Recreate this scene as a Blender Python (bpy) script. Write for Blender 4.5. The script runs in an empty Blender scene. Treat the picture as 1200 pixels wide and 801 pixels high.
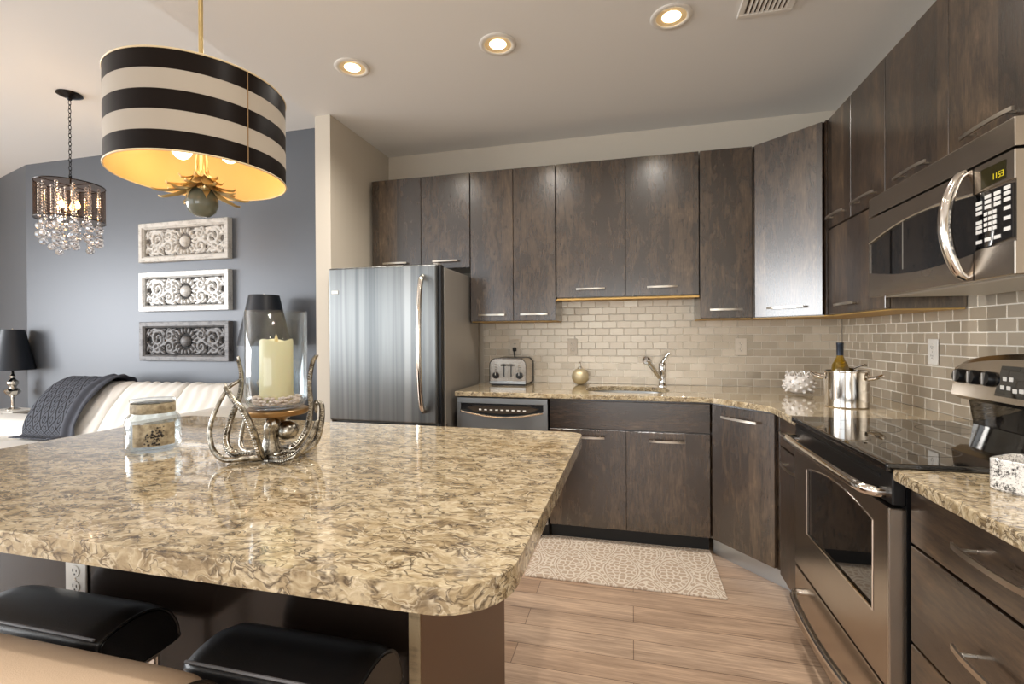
import bpy, bmesh, math, random
import numpy as np
from mathutils import Vector, Matrix, noise
random.seed(7)
S = bpy.context.scene
COL = S.collection
R_ = math.radians
PI = math.pi

# ------------------------------------------------------------------ camera
cam = bpy.data.objects.new('camera', bpy.data.cameras.new('camera')); COL.objects.link(cam)
cam.data.sensor_width = 36.0
cam.data.lens = 561.275 * 36.0 / 1200.0
cam.data.shift_y = -(400.5 - 396.549) / 1200.0
cam.data.clip_start = 0.02
_y, _p, _r = R_(14.0897), R_(-0.2437), R_(-0.31)
F = Vector((-math.sin(_y)*math.cos(_p), math.cos(_y)*math.cos(_p), math.sin(_p)))
Rt = Vector((math.cos(_y), math.sin(_y), 0)); Up = Rt.cross(F)
Rt, Up = Rt*math.cos(_r)+Up*math.sin(_r), Up*math.cos(_r)-Rt*math.sin(_r)
cam.matrix_world = Matrix(((Rt.x, Up.x, -F.x, 0), (Rt.y, Up.y, -F.y, 0), (Rt.z, Up.z, -F.z, 1.2627), (0, 0, 0, 1)))
S.camera = cam

# ------------------------------------------------------------------ world, daylight, exposure
S.view_settings.view_transform = 'Standard'
S.view_settings.look = 'None'
S.view_settings.gamma = 1.0
S.view_settings.use_curve_mapping = False
S.view_settings.exposure = 1.03
w = bpy.data.worlds.new('sky'); S.world = w; w.use_nodes = True
w.node_tree.nodes['Background'].inputs[0].default_value = (0.80, 0.90, 1.0, 1)
w.node_tree.nodes['Background'].inputs[1].default_value = 0.9

def area(name, loc, direction, sx, sy, power, color):
    l = bpy.data.lights.new(name, 'AREA'); l.shape = 'RECTANGLE'; l.size = sx; l.size_y = sy
    l.energy = power; l.color = color
    o = bpy.data.objects.new(name, l); COL.objects.link(o); o.location = loc
    o.rotation_euler = Vector(direction).to_track_quat('-Z', 'Y').to_euler()
    return o
# daylight standing in the openings of the living-room windows
area('daylight_window_left', (-8.48, -0.7, 1.55), (1, 0, -0.75), 4.6, 2.3, 255, (0.97, 0.985, 1.0))
area('daylight_window_rear', (-5.3, -3.18, 1.55), (0, 1, -0.40), 5.6, 2.3, 16, (0.95, 0.97, 1.0))
area('daylight_window_kitchen', (-0.3, -3.18, 1.20), (0, 1, 0.1), 2.4, 1.4, 19, (1.0, 0.98, 0.95))

# ------------------------------------------------------------------ mesh helpers
class MB:
    def __init__(self): self.bm = bmesh.new(); self.bev = False
    def box(self, a, b, bev=0.0, m=0, seg=1):
        bm = self.bm
        x0, y0, z0 = [min(p, q) for p, q in zip(a, b)]; x1, y1, z1 = [max(p, q) for p, q in zip(a, b)]
        v = [bm.verts.new(p) for p in ((x0,y0,z0),(x1,y0,z0),(x1,y1,z0),(x0,y1,z0),(x0,y0,z1),(x1,y0,z1),(x1,y1,z1),(x0,y1,z1))]
        fs = [bm.faces.new([v[i] for i in q]) for q in ((3,2,1,0),(4,5,6,7),(0,1,5,4),(1,2,6,5),(2,3,7,6),(3,0,4,7))]
        for f in fs: f.material_index = m
        if bev > 0:
            self.bev = True
            es = list({e for f in fs for e in f.edges})
            bmesh.ops.bevel(bm, geom=es, offset=bev, segments=seg, profile=0.5, affect='EDGES', material=-1)
        return self
    def prism(self, pts, z0, z1, m=0, axis='z'):
        bm = self.bm
        def P(a, b, c):
            return {'z': (a, b, c), 'y': (a, c, b), 'x': (c, a, b)}[axis]
        lo = [bm.verts.new(P(a, b, z0)) for a, b in pts]; hi = [bm.verts.new(P(a, b, z1)) for a, b in pts]
        n = len(pts); fs = [bm.faces.new(lo[::-1]), bm.faces.new(hi)]
        for i in range(n): fs.append(bm.faces.new((lo[i], lo[(i+1) % n], hi[(i+1) % n], hi[i])))
        for f in fs: f.material_index = m
        bmesh.ops.recalc_face_normals(bm, faces=fs)
        return self
    def tube(self, pts, rad, n=8, m=0, cap=True, flat=1.0):
        bm = self.bm; pts = [Vector(p) for p in pts]
        rads = rad if hasattr(rad, '__len__') else [rad]*len(pts)
        rings = []; prev = None
        for i, p in enumerate(pts):
            t = (pts[min(i+1, len(pts)-1)] - pts[max(i-1, 0)]).normalized()
            if prev is None:
                a = Vector((0, 0, 1)) if abs(t.z) < 0.9 else Vector((0, 1, 0))
                u = t.cross(a).normalized()
            else:
                u = (prev - t*prev.dot(t)).normalized()
            prev = u; v = t.cross(u)
            rings.append([bm.verts.new(p + (u*math.cos(2*PI*k/n) + v*math.sin(2*PI*k/n)*flat)*rads[i]) for k in range(n)])
        fs = []
        for a, b in zip(rings, rings[1:]):
            for k in range(n): fs.append(bm.faces.new((a[k], a[(k+1) % n], b[(k+1) % n], b[k])))
        if cap:
            fs.append(bm.faces.new(rings[0][::-1])); fs.append(bm.faces.new(rings[-1]))
        for f in fs: f.material_index = m
        bmesh.ops.recalc_face_normals(bm, faces=fs)
        return self
    def lathe(self, prof, c=(0, 0, 0), n=32, m=0, closed=False, axis=(0, 0, 1), mfun=None):
        """profile of (r, h) pairs turned about an axis through c"""
        bm = self.bm; q = Vector((0, 0, 1)).rotation_difference(Vector(axis)); c = Vector(c)
        rings = []
        for r, h in prof:
            if r < 1e-6: rings.append([bm.verts.new(c + q @ Vector((0, 0, h)))])
            else: rings.append([bm.verts.new(c + q @ Vector((r*math.cos(2*PI*k/n), r*math.sin(2*PI*k/n), h))) for k in range(n)])
        fs = []
        prs = list(zip(rings, rings[1:])) + ([(rings[-1], rings[0])] if closed else [])
        for j, (a, b) in enumerate(prs):
            for k in range(n):
                k2 = (k+1) % n
                if len(a) == 1 and len(b) == 1: continue
                if len(a) == 1: f = bm.faces.new((a[0], b[k2], b[k]))
                elif len(b) == 1: f = bm.faces.new((a[k], a[k2], b[0]))
                else: f = bm.faces.new((a[k], a[k2], b[k2], b[k]))
                f.material_index = mfun(j) if mfun else m
                fs.append(f)
        bmesh.ops.recalc_face_normals(bm, faces=fs)
        return self
    def ball(self, c, r, m=0, u=16, v=10, s=(1, 1, 1)):
        prof = [(r*math.sin(PI*i/v), -r*math.cos(PI*i/v)) for i in range(v+1)]
        k = len(self.bm.verts); self.lathe(prof, (0, 0, 0), u, m)
        self.bm.verts.ensure_lookup_table()
        for vv in self.bm.verts[k:]: vv.co = Vector((vv.co.x*s[0], vv.co.y*s[1], vv.co.z*s[2])) + Vector(c)
        return self
    def slab(self, outer, holes, z0, z1, m=0):
        """flat slab with holes"""
        bm = self.bm; edges = []; k = len(bm.faces)
        for loop in [outer] + holes:
            vs = [bm.verts.new((x, y, z1)) for x, y in loop]
            edges += [bm.edges.new((vs[i], vs[(i+1) % len(vs)])) for i in range(len(vs))]
        res = bmesh.ops.triangle_fill(bm, use_beauty=True, use_dissolve=False, edges=edges)
        fs = [f for f in res['geom'] if isinstance(f, bmesh.types.BMFace)]
        ext = bmesh.ops.extrude_face_region(bm, geom=fs)
        vs = [v for v in ext['geom'] if isinstance(v, bmesh.types.BMVert)]
        bmesh.ops.translate(bm, verts=vs, vec=(0, 0, z0 - z1))
        bmesh.ops.recalc_face_normals(bm, faces=list(bm.faces))
        for f in bm.faces: f.material_index = m
        return self
    def xform(self, M):
        bmesh.ops.transform(self.bm, matrix=M, verts=list(self.bm.verts)); return self

ORG = {}
def _link(mb, name, mats, angle):
    me = bpy.data.meshes.new(name)
    mb.bm.to_mesh(me); mb.bm.free()
    for m in (mats if isinstance(mats, (list, tuple)) else [mats]): me.materials.append(m)
    me.polygons.foreach_set('use_smooth', [True]*len(me.polygons))
    me.set_sharp_from_angle(angle=R_(angle))
    o = bpy.data.objects.new(name, me); COL.objects.link(o)
    if mb.bev:
        wn_ = o.modifiers.new('flat_faces', 'WEIGHTED_NORMAL'); wn_.weight = 100; wn_.keep_sharp = True
    return o
def part(mb, name, mats, parent, label=None, angle=35):
    """mesh child; vertices are written in world space for unrotated things, in the thing's own space for local ones"""
    org = ORG[parent.name]
    if org is not None:
        bmesh.ops.translate(mb.bm, verts=list(mb.bm.verts), vec=-Vector(org))
    o = _link(mb, name, mats, angle); o.parent = parent
    ORG[o.name] = org
    if label: o['label'] = label
    return o
def thing(name, label, cat, loc, rotz=0.0, group=None, local=False):
    o = bpy.data.objects.new(name, None); COL.objects.link(o)
    o.empty_display_size = 0.05
    o.location = loc; o.rotation_euler = (0, 0, R_(rotz))
    o['label'] = label; o['category'] = cat
    if group: o['group'] = group
    ORG[o.name] = None if (local or rotz) else tuple(loc)
    return o
def solo(mb, name, mats, label, cat, base, group=None, angle=35, local=False, rotz=0.0, kind=None):
    if not local and not rotz:
        bmesh.ops.translate(mb.bm, verts=list(mb.bm.verts), vec=-Vector(base))
        ORGV = tuple(base)
    else: ORGV = None
    o = _link(mb, name, mats, angle); o.location = base; o.rotation_euler = (0, 0, R_(rotz))
    o['label'] = label; o['category'] = cat
    if group: o['group'] = group
    if kind: o['kind'] = kind
    ORG[o.name] = ORGV
    return o
def struct(mb, name, mats, label=None, angle=35):
    o = _link(mb, name, mats, angle); o['kind'] = 'structure'; ORG[o.name] = (0, 0, 0)
    if label: o['label'] = label
    return o
def bevmod(o, wdt, seg=2, ang=40):
    b = o.modifiers.new('bevel', 'BEVEL'); b.width = wdt; b.segments = seg; b.limit_method = 'ANGLE'; b.angle_limit = R_(ang); b.harden_normals = True
    return o
def subsurf(o, n=2):
    s = o.modifiers.new('sub', 'SUBSURF'); s.levels = n; s.render_levels = n; return o
def children(o): return [c for c in bpy.data.objects if c.parent == o]
def dup(o, loc=None, label=None, parent=None):
    c = o.copy(); COL.objects.link(c); ORG[c.name] = ORG[o.name]
    if parent: c.parent = parent
    if loc is not None: c.location = loc
    if label: c['label'] = label
    for ch in children(o): dup(ch, parent=c)
    return c
def spline(pts, n=8):
    """Catmull-Rom through points"""
    P = [Vector(p) for p in pts]; P = [2*P[0]-P[1]] + P + [2*P[-1]-P[-2]]; out = []
    for i in range(1, len(P)-2):
        for k in range(n):
            t = k/n
            out.append(0.5*((2*P[i]) + (P[i+1]-P[i-1])*t + (2*P[i-1]-5*P[i]+4*P[i+1]-P[i+2])*t*t + (3*P[i]-P[i-1]-3*P[i+1]+P[i+2])*t**3))
    out.append(P[-2]); return out
def arc(cx, cy, r, a0, a1, n=8): return [(cx + r*math.cos(R_(a0+(a1-a0)*i/n)), cy + r*math.sin(R_(a0+(a1-a0)*i/n))) for i in range(n+1)]

# ------------------------------------------------------------------ materials
def lin(c):
    return tuple((x/12.92 if x <= 0.04045 else ((x+0.055)/1.055)**2.4) for x in [v/255.0 for v in c]) + (1,)
class Mat:
    def __init__(self, name, color=(200, 200, 200), rough=0.5, metal=0.0, spec=0.5, **kw):
        self.m = bpy.data.materials.new(name); self.m.use_nodes = True
        self.nt = self.m.node_tree; self.b = self.nt.nodes['Principled BSDF']; self.out = self.nt.nodes['Material Output']
        b = self.b.inputs
        b['Base Color'].default_value = lin(color); b['Roughness'].default_value = rough
        b['Metallic'].default_value = metal; b['Specular IOR Level'].default_value = spec
        for k, v in kw.items(): b[k.replace('_', ' ')].default_value = v
    def n(self, t, ins=None, **kw):
        nd = self.nt.nodes.new(t)
        for k, v in kw.items(): setattr(nd, k, v)
        for k, v in (ins or {}).items():
            s = nd.inputs[k]
            if isinstance(v, bpy.types.NodeSocket): self.nt.links.new(v, s)
            else: s.default_value = v
        return nd
    def math(self, op, a, b=0.0, c=None):
        d = {0: a, 1: b}
        if c is not None: d[2] = c
        return self.n('ShaderNodeMath', d, operation=op).outputs[0]
    def ramp(self, fac, stops, interp='LINEAR'):
        r = self.n('ShaderNodeValToRGB', {'Fac': fac}); cr = r.color_ramp; cr.interpolation = interp
        while len(cr.elements) < len(stops): cr.elements.new(0.5)
        for e, (p, c) in zip(cr.elements, stops): e.position = p; e.color = lin(c) if len(c) == 3 else c
        return r.outputs[0]
    def mix(self, fac, a, b, blend='MIX'):
        nd = self.n('ShaderNodeMix', data_type='RGBA', blend_type=blend)
        for s, v in ((nd.inputs[0], fac), (nd.inputs[6], a), (nd.inputs[7], b)):
            if isinstance(v, bpy.types.NodeSocket): self.nt.links.new(v, s)
            else: s.default_value = v
        return nd.outputs[2]
    def set(self, **kw):
        for k, v in kw.items():
            s = self.b.inputs[k.replace('_', ' ')]
            if isinstance(v, bpy.types.NodeSocket): self.nt.links.new(v, s)
            else: s.default_value = v
        return self
    def coord(self, scale=(1, 1, 1), kind='Object', loc=(0, 0, 0), rot=(0, 0, 0)):
        tc = self.n('ShaderNodeTexCoord')
        return self.n('ShaderNodeMapping', {'Vector': tc.outputs[kind], 'Scale': scale, 'Location': loc, 'Rotation': rot}).outputs[0]
    def noise(self, vec, scale=5, detail=4, rough=0.55, dist=0.0):
        return self.n('ShaderNodeTexNoise', {'Vector': vec, 'Scale': scale, 'Detail': detail, 'Roughness': rough, 'Distortion': dist}).outputs
    def bump(self, h, strength=0.2, dist=0.01):
        nd = self.n('ShaderNodeBump', {'Height': h, 'Strength': strength, 'Distance': dist}); return nd.outputs[0]
def plain(name, color, rough=0.5, metal=0.0, **kw): return Mat(name, color, rough, metal, **kw).m

def wood(name, horiz=False):
    M = Mat(name, (60, 50, 42), 0.36, 0)
    oi = M.n('ShaderNodeObjectInfo').outputs['Random']
    tc = M.n('ShaderNodeTexCoord').outputs['Object']
    off = M.n('ShaderNodeCombineXYZ', {0: M.math('MULTIPLY', oi, 37.0), 1: M.math('MULTIPLY', oi, 11.0), 2: M.math('MULTIPLY', oi, 23.0)}).outputs[0]
    v = M.n('ShaderNodeVectorMath', {0: tc, 1: off}, operation='ADD').outputs[0]
    sc = (2.6, 24, 24) if horiz else (24, 24, 2.6)
    grain = M.noise(M.n('ShaderNodeMapping', {'Vector': v, 'Scale': sc}).outputs[0], 5, 7, 0.68, 0.25)[0]
    sc2 = (1.2, 4, 4) if horiz else (4, 4, 1.5)
    mott = M.noise(M.n('ShaderNodeMapping', {'Vector': v, 'Scale': sc2}).outputs[0], 3.0, 6, 0.68, 0.8)[0]
    sep = M.n('ShaderNodeSeparateXYZ', {0: v}).outputs
    band = M.n('ShaderNodeTexWhiteNoise', {'W': M.math('FLOOR', M.math('DIVIDE', sep[2 if horiz else 0], 0.145))}, noise_dimensions='1D').outputs[0]
    f = M.math('ADD', M.math('ADD', M.math('MULTIPLY', grain, 0.42), M.math('MULTIPLY', mott, 0.58)), M.math('MULTIPLY_ADD', band, 0.16, -0.03))
    c = M.ramp(f, [(0.34, (20, 12, 7)), (0.52, (46, 33, 22)), (0.66, (77, 60, 43)), (0.80, (112, 91, 68))])
    M.set(Base_Color=c, Roughness=M.math('MULTIPLY_ADD', grain, 0.25, 0.22), Normal=M.bump(grain, 0.12, 0.002))
    M.set(Coat_Weight=1.0, Coat_Roughness=0.25, Coat_IOR=1.86, Specular_IOR_Level=0.15)
    return M.m
WOOD = wood('espresso_wood'); WOODH = wood('espresso_wood_horizontal_grain', True)
MAPLE = plain('maple_underside', (196, 158, 92), 0.5)
DARK = plain('dark_gap', (14, 12, 11), 0.6)

def steel(name, color=(190, 186, 180), rough=0.26, axis=2, streak=0.5):
    M = Mat(name, color, rough, 1.0)
    sc = [3, 3, 3]; sc[axis] = 420
    g = M.noise(M.coord(tuple(sc)), 1.0, 3, 0.6)[0]
    lo = M.noise(M.coord((2, 2, 2)), 2.0, 3)[0]
    M.set(Normal=M.bump(g, 0.05*streak, 0.004), Roughness=M.math('MULTIPLY_ADD', lo, 0.12, rough-0.06))
    return M.m
STEEL = steel('brushed_steel', (178, 180, 180), 0.36, 2, 1.0)
def brushed_door():
    M = Mat('brushed_steel_door', (176, 179, 180), 0.42, 1.0, Anisotropic=0.9)
    tg = M.n('ShaderNodeTangent', direction_type='RADIAL', axis='Z')
    M.set(Tangent=tg.outputs[0])
    n = M.noise(M.coord((9, 0.3, 0.12)), 1.0, 3, 0.6)[0]
    M.set(Base_Color=M.ramp(n, [(0.38, (104, 107, 108)), (0.5, (132, 134, 133)), (0.58, (118, 120, 120)), (0.68, (152, 153, 151))]))  # vertical reflection bands painted into the steel colour
    return M.m
STEELD = brushed_door(); STEELX = steel('brushed_steel_warm', (182, 172, 160), 0.25)
NICKEL = plain('brushed_nickel', (200, 192, 180), 0.28, 1.0)
CHROME = plain('chrome', (225, 225, 225), 0.07, 1.0)
POLISHED = plain('polished_steel', (226, 220, 212), 0.12, 1.0)
BLACKGLASS = Mat('black_glass', (8, 8, 9), 0.04, 0, 0.6, Coat_Weight=0.6, Coat_Roughness=0.02).m
BLACKPL = plain('black_plastic', (16, 16, 17), 0.35)
GREYPL = plain('grey_steel_paint', (150, 144, 136), 0.36, 0.35)
GREYDK = plain('dark_reflection_grey', (46, 42, 38), 0.35, 0.5)
WHITEPL = plain('white_plastic', (226, 222, 214), 0.4)
IVORY = plain('ivory_plastic', (222, 212, 196), 0.4)
GOLDLEAF = plain('brushed_gold', (206, 182, 128), 0.4, 0.75)

def quartz():
    M = Mat('swirled_quartz', (190, 170, 140), 0.06)
    v = M.coord((1, 1, 1))
    w1 = M.noise(v, 11, 3, 0.55)[1]
    def warped(amt, rot, sc, loc):
        vv = M.n('ShaderNodeVectorMath', {0: w1, 1: (amt, amt, amt)}, operation='MULTIPLY').outputs[0]
        v2 = M.n('ShaderNodeVectorMath', {0: v, 1: vv}, operation='ADD').outputs[0]
        return M.n('ShaderNodeMapping', {'Vector': v2, 'Rotation': (0, 0, rot), 'Scale': sc, 'Location': loc}).outputs[0]
    a = M.noise(warped(0.07, -0.2, (14, 34, 30), (0, 0, 0)), 1.0, 6, 0.62, 0.5)[0]
    b = M.noise(warped(0.09, 0.25, (17, 40, 34), (5, 3, 1)), 1.0, 3, 0.5, 0.7)[0]
    d = M.noise(warped(0.08, -0.45, (20, 46, 40), (9, 7, 4)), 1.0, 3, 0.5, 0.9)[0]
    mk = M.noise(v, 26, 3, 0.6)[0]
    def vein(n, width, lo, hi):
        x = M.math('ABSOLUTE', M.math('SUBTRACT', n, 0.5))
        x = M.n('ShaderNodeMapRange', {0: x, 1: 0.0, 2: width, 3: 1.0, 4: 0.0}).outputs[0]
        return M.math('MULTIPLY', x, M.n('ShaderNodeMapRange', {0: mk, 1: lo, 2: hi}).outputs[0])
    base = M.ramp(a, [(0.28, (92, 78, 60)), (0.40, (140, 121, 92)), (0.50, (172, 153, 120)), (0.60, (196, 179, 148)), (0.72, (142, 124, 96))])
    c = M.mix(M.math('MULTIPLY', vein(d, 0.055, 0.36, 0.52), 0.8), base, lin((216, 202, 174)))
    c = M.mix(M.math('MULTIPLY', vein(b, 0.050, 0.36, 0.52), 0.92), c, lin((76, 62, 48)))
    M.set(Base_Color=c); M.set(Coat_Weight=0.5, Coat_Roughness=0.03)
    return M.m
QUARTZ = quartz()
def granite(name, cols, scale=160):
    M = Mat(name, (180, 160, 130), 0.07)
    v = M.coord((1, 1, 1))
    a = M.noise(v, scale, 3, 0.7)[0]; b = M.noise(v, scale*0.22, 5, 0.65)[0]
    f = M.math('ADD', M.math('MULTIPLY', a, 0.6), M.math('MULTIPLY', b, 0.45))
    M.set(Base_Color=M.ramp(f, cols)); M.set(Coat_Weight=0.5, Coat_Roughness=0.03)
    return M.m
GRANITE = granite('speckled_granite', [(0.36, (48, 40, 32)), (0.44, (112, 94, 70)), (0.50, (170, 150, 120)), (0.56, (194, 177, 148)), (0.62, (138, 114, 84)), (0.72, (212, 200, 180))])
SPECKLE = granite('white_speckled_stone', [(0.42, (66, 64, 62)), (0.47, (130, 128, 126)), (0.505, (208, 204, 198)), (0.60, (236, 233, 228)), (0.72, (190, 186, 180))], 260)

def floor_mat():
    M = Mat('wood_floor', (170, 135, 104), 0.38)
    v = M.coord((1, 1, 1))
    br = M.n('ShaderNodeTexBrick', {'Vector': v, 'Color1': lin((206, 180, 156)), 'Color2': lin((186, 156, 130)), 'Mortar': lin((120, 96, 78)), 'Scale': 1.0, 'Mortar Size': 0.0016, 'Mortar Smooth': 0.1, 'Bias': 0.0, 'Brick Width': 1.25, 'Row Height': 0.128}, offset=0.37)
    g = M.noise(M.coord((1.6, 34, 1)), 3, 6, 0.65, 0.3)[0]
    g2 = M.noise(M.coord((0.8, 7, 1)), 2, 4, 0.6, 0.5)[0]
    gg = M.math('ADD', M.math('MULTIPLY', g, 0.6), M.math('MULTIPLY', g2, 0.4))
    c = M.mix(0.85, br.outputs['Color'], M.ramp(gg, [(0.32, (136, 122, 112)), (0.5, (205, 200, 196)), (0.66, (255, 250, 244))]), 'MULTIPLY')
    M.set(Base_Color=c, Roughness=M.math('MULTIPLY_ADD', g, 0.2, 0.26), Normal=M.bump(M.math('SUBTRACT', g, M.math('MULTIPLY', br.outputs['Fac'], 1.5)), 0.12, 0.003))
    return M.m
FLOOR = floor_mat()
def paint(name, color, rough=0.6, spec=0.35, bump=0.05):
    M = Mat(name, color, rough, 0, spec)
    n = M.noise(M.coord((1, 1, 1)), 120, 3)[0]
    M.set(Normal=M.bump(n, bump, 0.002)); return M.m
CREAM = paint('cream_wall_paint', (199, 190, 175)); CEIL = paint('ceiling_paint', (230, 229, 226), 0.7)
SLATE = Mat('slate_blue_satin_paint', (94, 97, 102), 0.44, 0.33, 0.5).m
def tile_mat():
    M = Mat('metal_tile', (170, 156, 136), 0.36, 0.55)
    at = M.n('ShaderNodeAttribute', attribute_name='tone').outputs['Fac']
    g = M.noise(M.coord((6, 6, 420)), 1.0, 3)[0]
    M.set(Base_Color=M.ramp(at, [(0.0, (176, 165, 148)), (0.5, (194, 182, 164)), (1.0, (208, 197, 180))]), Roughness=M.math('MULTIPLY_ADD', at, 0.12, 0.30), Normal=M.bump(g, 0.04, 0.003))
    return M.m
TILE = tile_mat(); GROUT = plain('pale_grout', (232, 226, 214), 0.8)

def thin_glass(name, tint=(255, 255, 255), ior=1.45, edge=0.04):
    M = Mat(name); nt = M.nt
    fc = M.n('ShaderNodeLayerWeight', {'Blend': 0.5}).outputs['Facing']
    fr = M.math('MULTIPLY', M.math('POWER', fc, 3.0), 0.62 + 0.3*(ior > 1.6))
    tr = M.n('ShaderNodeBsdfTransparent', {0: lin(tint)}).outputs[0]
    gl = M.n('ShaderNodeBsdfGlossy', {0: (1, 1, 1, 1), 'Roughness': 0.03}).outputs[0]
    mx = M.n('ShaderNodeMixShader', {0: M.math('ADD', fr, edge), 1: tr, 2: gl}).outputs[0]
    nt.links.new(mx, M.out.inputs[0]); return M.m
GLASS = thin_glass('clear_glass', (244, 247, 248)); CRYSTAL = thin_glass('cut_crystal', (236, 236, 238), 1.9, 0.38)
def emit(name, color, strength):
    M = Mat(name, color); e = M.n('ShaderNodeEmission', {0: lin(color), 1: strength}).outputs[0]
    M.nt.links.new(e, M.out.inputs[0]); return M.m
BULB = emit('warm_lamp', (255, 226, 178), 7.0)
BULB2 = emit('candle_bulb', (255, 190, 110), 14.0)
def leather(name, color, rough=0.4, bump=0.12, sheen=0):
    M = Mat(name, color, rough, 0, 0.5)
    n = M.n('ShaderNodeTexVoronoi', {'Vector': M.coord((1, 1, 1)), 'Scale': 420}).outputs[0]
    n2 = M.noise(M.coord((1, 1, 1)), 14, 4)[0]
    M.set(Normal=M.bump(M.math('ADD', n, M.math('MULTIPLY', n2, 3)), bump, 0.002)); return M.m
BLACKLEATHER = leather('black_leather', (14, 15, 18), 0.34); TANLEATHER = leather('tan_leather', (206, 180, 152), 0.42)
CREAMLEATHER = leather('cream_leather', (228, 223, 215), 0.42)
WELT = plain('dark_welt', (38, 30, 22), 0.5)

def kelvin_spot(name, loc, power, size=100, blend=0.7, color=(1.0, 0.945, 0.87), rad=0.035):
    l = bpy.data.lights.new(name, 'SPOT'); l.energy = power; l.spot_size = R_(size); l.spot_blend = blend; l.color = color; l.shadow_soft_size = rad
    o = bpy.data.objects.new(name, l); COL.objects.link(o); o.location = loc; return o
def point(name, loc, power, color=(1.0, 0.72, 0.42), rad=0.03):
    l = bpy.data.lights.new(name, 'POINT'); l.energy = power; l.color = color; l.shadow_soft_size = rad
    o = bpy.data.objects.new(name, l); COL.objects.link(o); o.location = loc; return o

def antique(name, hi, lo, rough=0.5, metal=0.0):
    M = Mat(name, hi, rough, metal)
    n = M.noise(M.coord((1, 1, 1)), 16, 6, 0.7)[0]; n2 = M.noise(M.coord((3, 30, 30)), 3, 4)[0]
    M.set(Base_Color=M.ramp(M.math('ADD', M.math('MULTIPLY', n, 0.6), M.math('MULTIPLY', n2, 0.4)), [(0.34, lo), (0.52, hi)]), Normal=M.bump(n, 0.15, 0.004)); return M.m

# ------------------------------------------------------------------ room shell
ZK, ZL = 2.738, 3.06
XW, YW = 1.341, 3.578
m = MB(); m.box((-8.6, -3.3, -0.1), (1.5, 4.6, 0.0)); struct(m, 'floor', FLOOR)
m = MB(); m.box((-2.05, -3.3, ZK), (1.5, 3.75, ZK+0.45)); m.box((-8.7, -3.3, ZL), (-2.05, 4.7, ZL+0.13)); struct(m, 'ceiling', CEIL)
m = MB(); m.box((-1.95, YW, 0), (XW+0.1, YW+0.12, 2.8)); struct(m, 'wall_back', CREAM)
m = MB(); m.box((XW, -3.3, 0), (XW+0.12, YW+0.12, 2.8)); struct(m, 'wall_right', CREAM)
m = MB(); m.box((-2.05, 2.79, 0), (-1.935, YW+0.1, ZK)); struct(m, 'wall_divider', CREAM)
m = MB(); m.box((-6.06, 3.58, 0), (-2.0, 3.70, ZL+0.05))
m.prism([(-6.06, 3.58), (-6.06, 3.70), (-8.7, 4.45), (-8.7, 4.33)], 0, ZL+0.05); struct(m, 'wall_living', SLATE)
def window_wall(name, axis, pos, a0, a1, openings, ztop, z0, z1, th, low=None):
    """wall with openings; axis 'x' = wall in the plane x=pos"""
    m = MB()
    def bx(a, b, c, d):
        if axis == 'x': m.box((pos, a, c), (pos-th, b, d))
        else: m.box((a, pos, c), (b, pos-th, d))
    bx(a0, a1, 0, z0); bx(a0, a1, z1, ztop)
    xs = [a0] + [q for o in openings for q in o] + [a1]
    for i in range(0, len(xs), 2): bx(xs[i], xs[i+1], z0, z1)
    if low: bx(low[0], low[1], low[2], z1)
    return struct(m, name, CREAM)
def window_frame(name, axis, pos, a, b, z0, z1, nmul):
    m = MB(); t = 0.05
    def bx(p, q, c, d):
        if axis == 'x': m.box((pos+0.005, p, c), (pos-0.05, q, d), 0.004)
        else: m.box((p, pos+0.005, c), (q, pos-0.05, d), 0.004)
    bx(a, a+t, z0, z1); bx(b-t, b, z0, z1); bx(a+t, b-t, z0, z0+t); bx(a+t, b-t, z1-t, z1)
    for i in range(1, nmul):
        c = a + (b-a)*i/nmul; bx(c-0.025, c+0.025, z0+t, z1-t)
    return struct(m, name, WHITEPL)
window_wall('wall_left', 'x', -8.52, -3.3, 4.5, [(-3.05, 1.65)], ZL+0.05, 0.35, 2.75, 0.12)
window_wall('wall_front', 'y', -3.22, -8.7, 1.5, [(-8.15, -2.45), (-1.55, 0.95)], ZL+0.05, 0.35, 2.75, 0.12, (-1.55, 0.95, 1.95))
window_frame('window_1', 'x', -8.42, -3.05, 1.65, 0.35, 2.75, 4)
window_frame('window_3', 'y', -3.12, -1.55, 0.95, 0.35, 1.95, 2)
window_frame('window_2', 'y', -3.12, -8.15, -2.45, 0.35, 2.75, 4)

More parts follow.
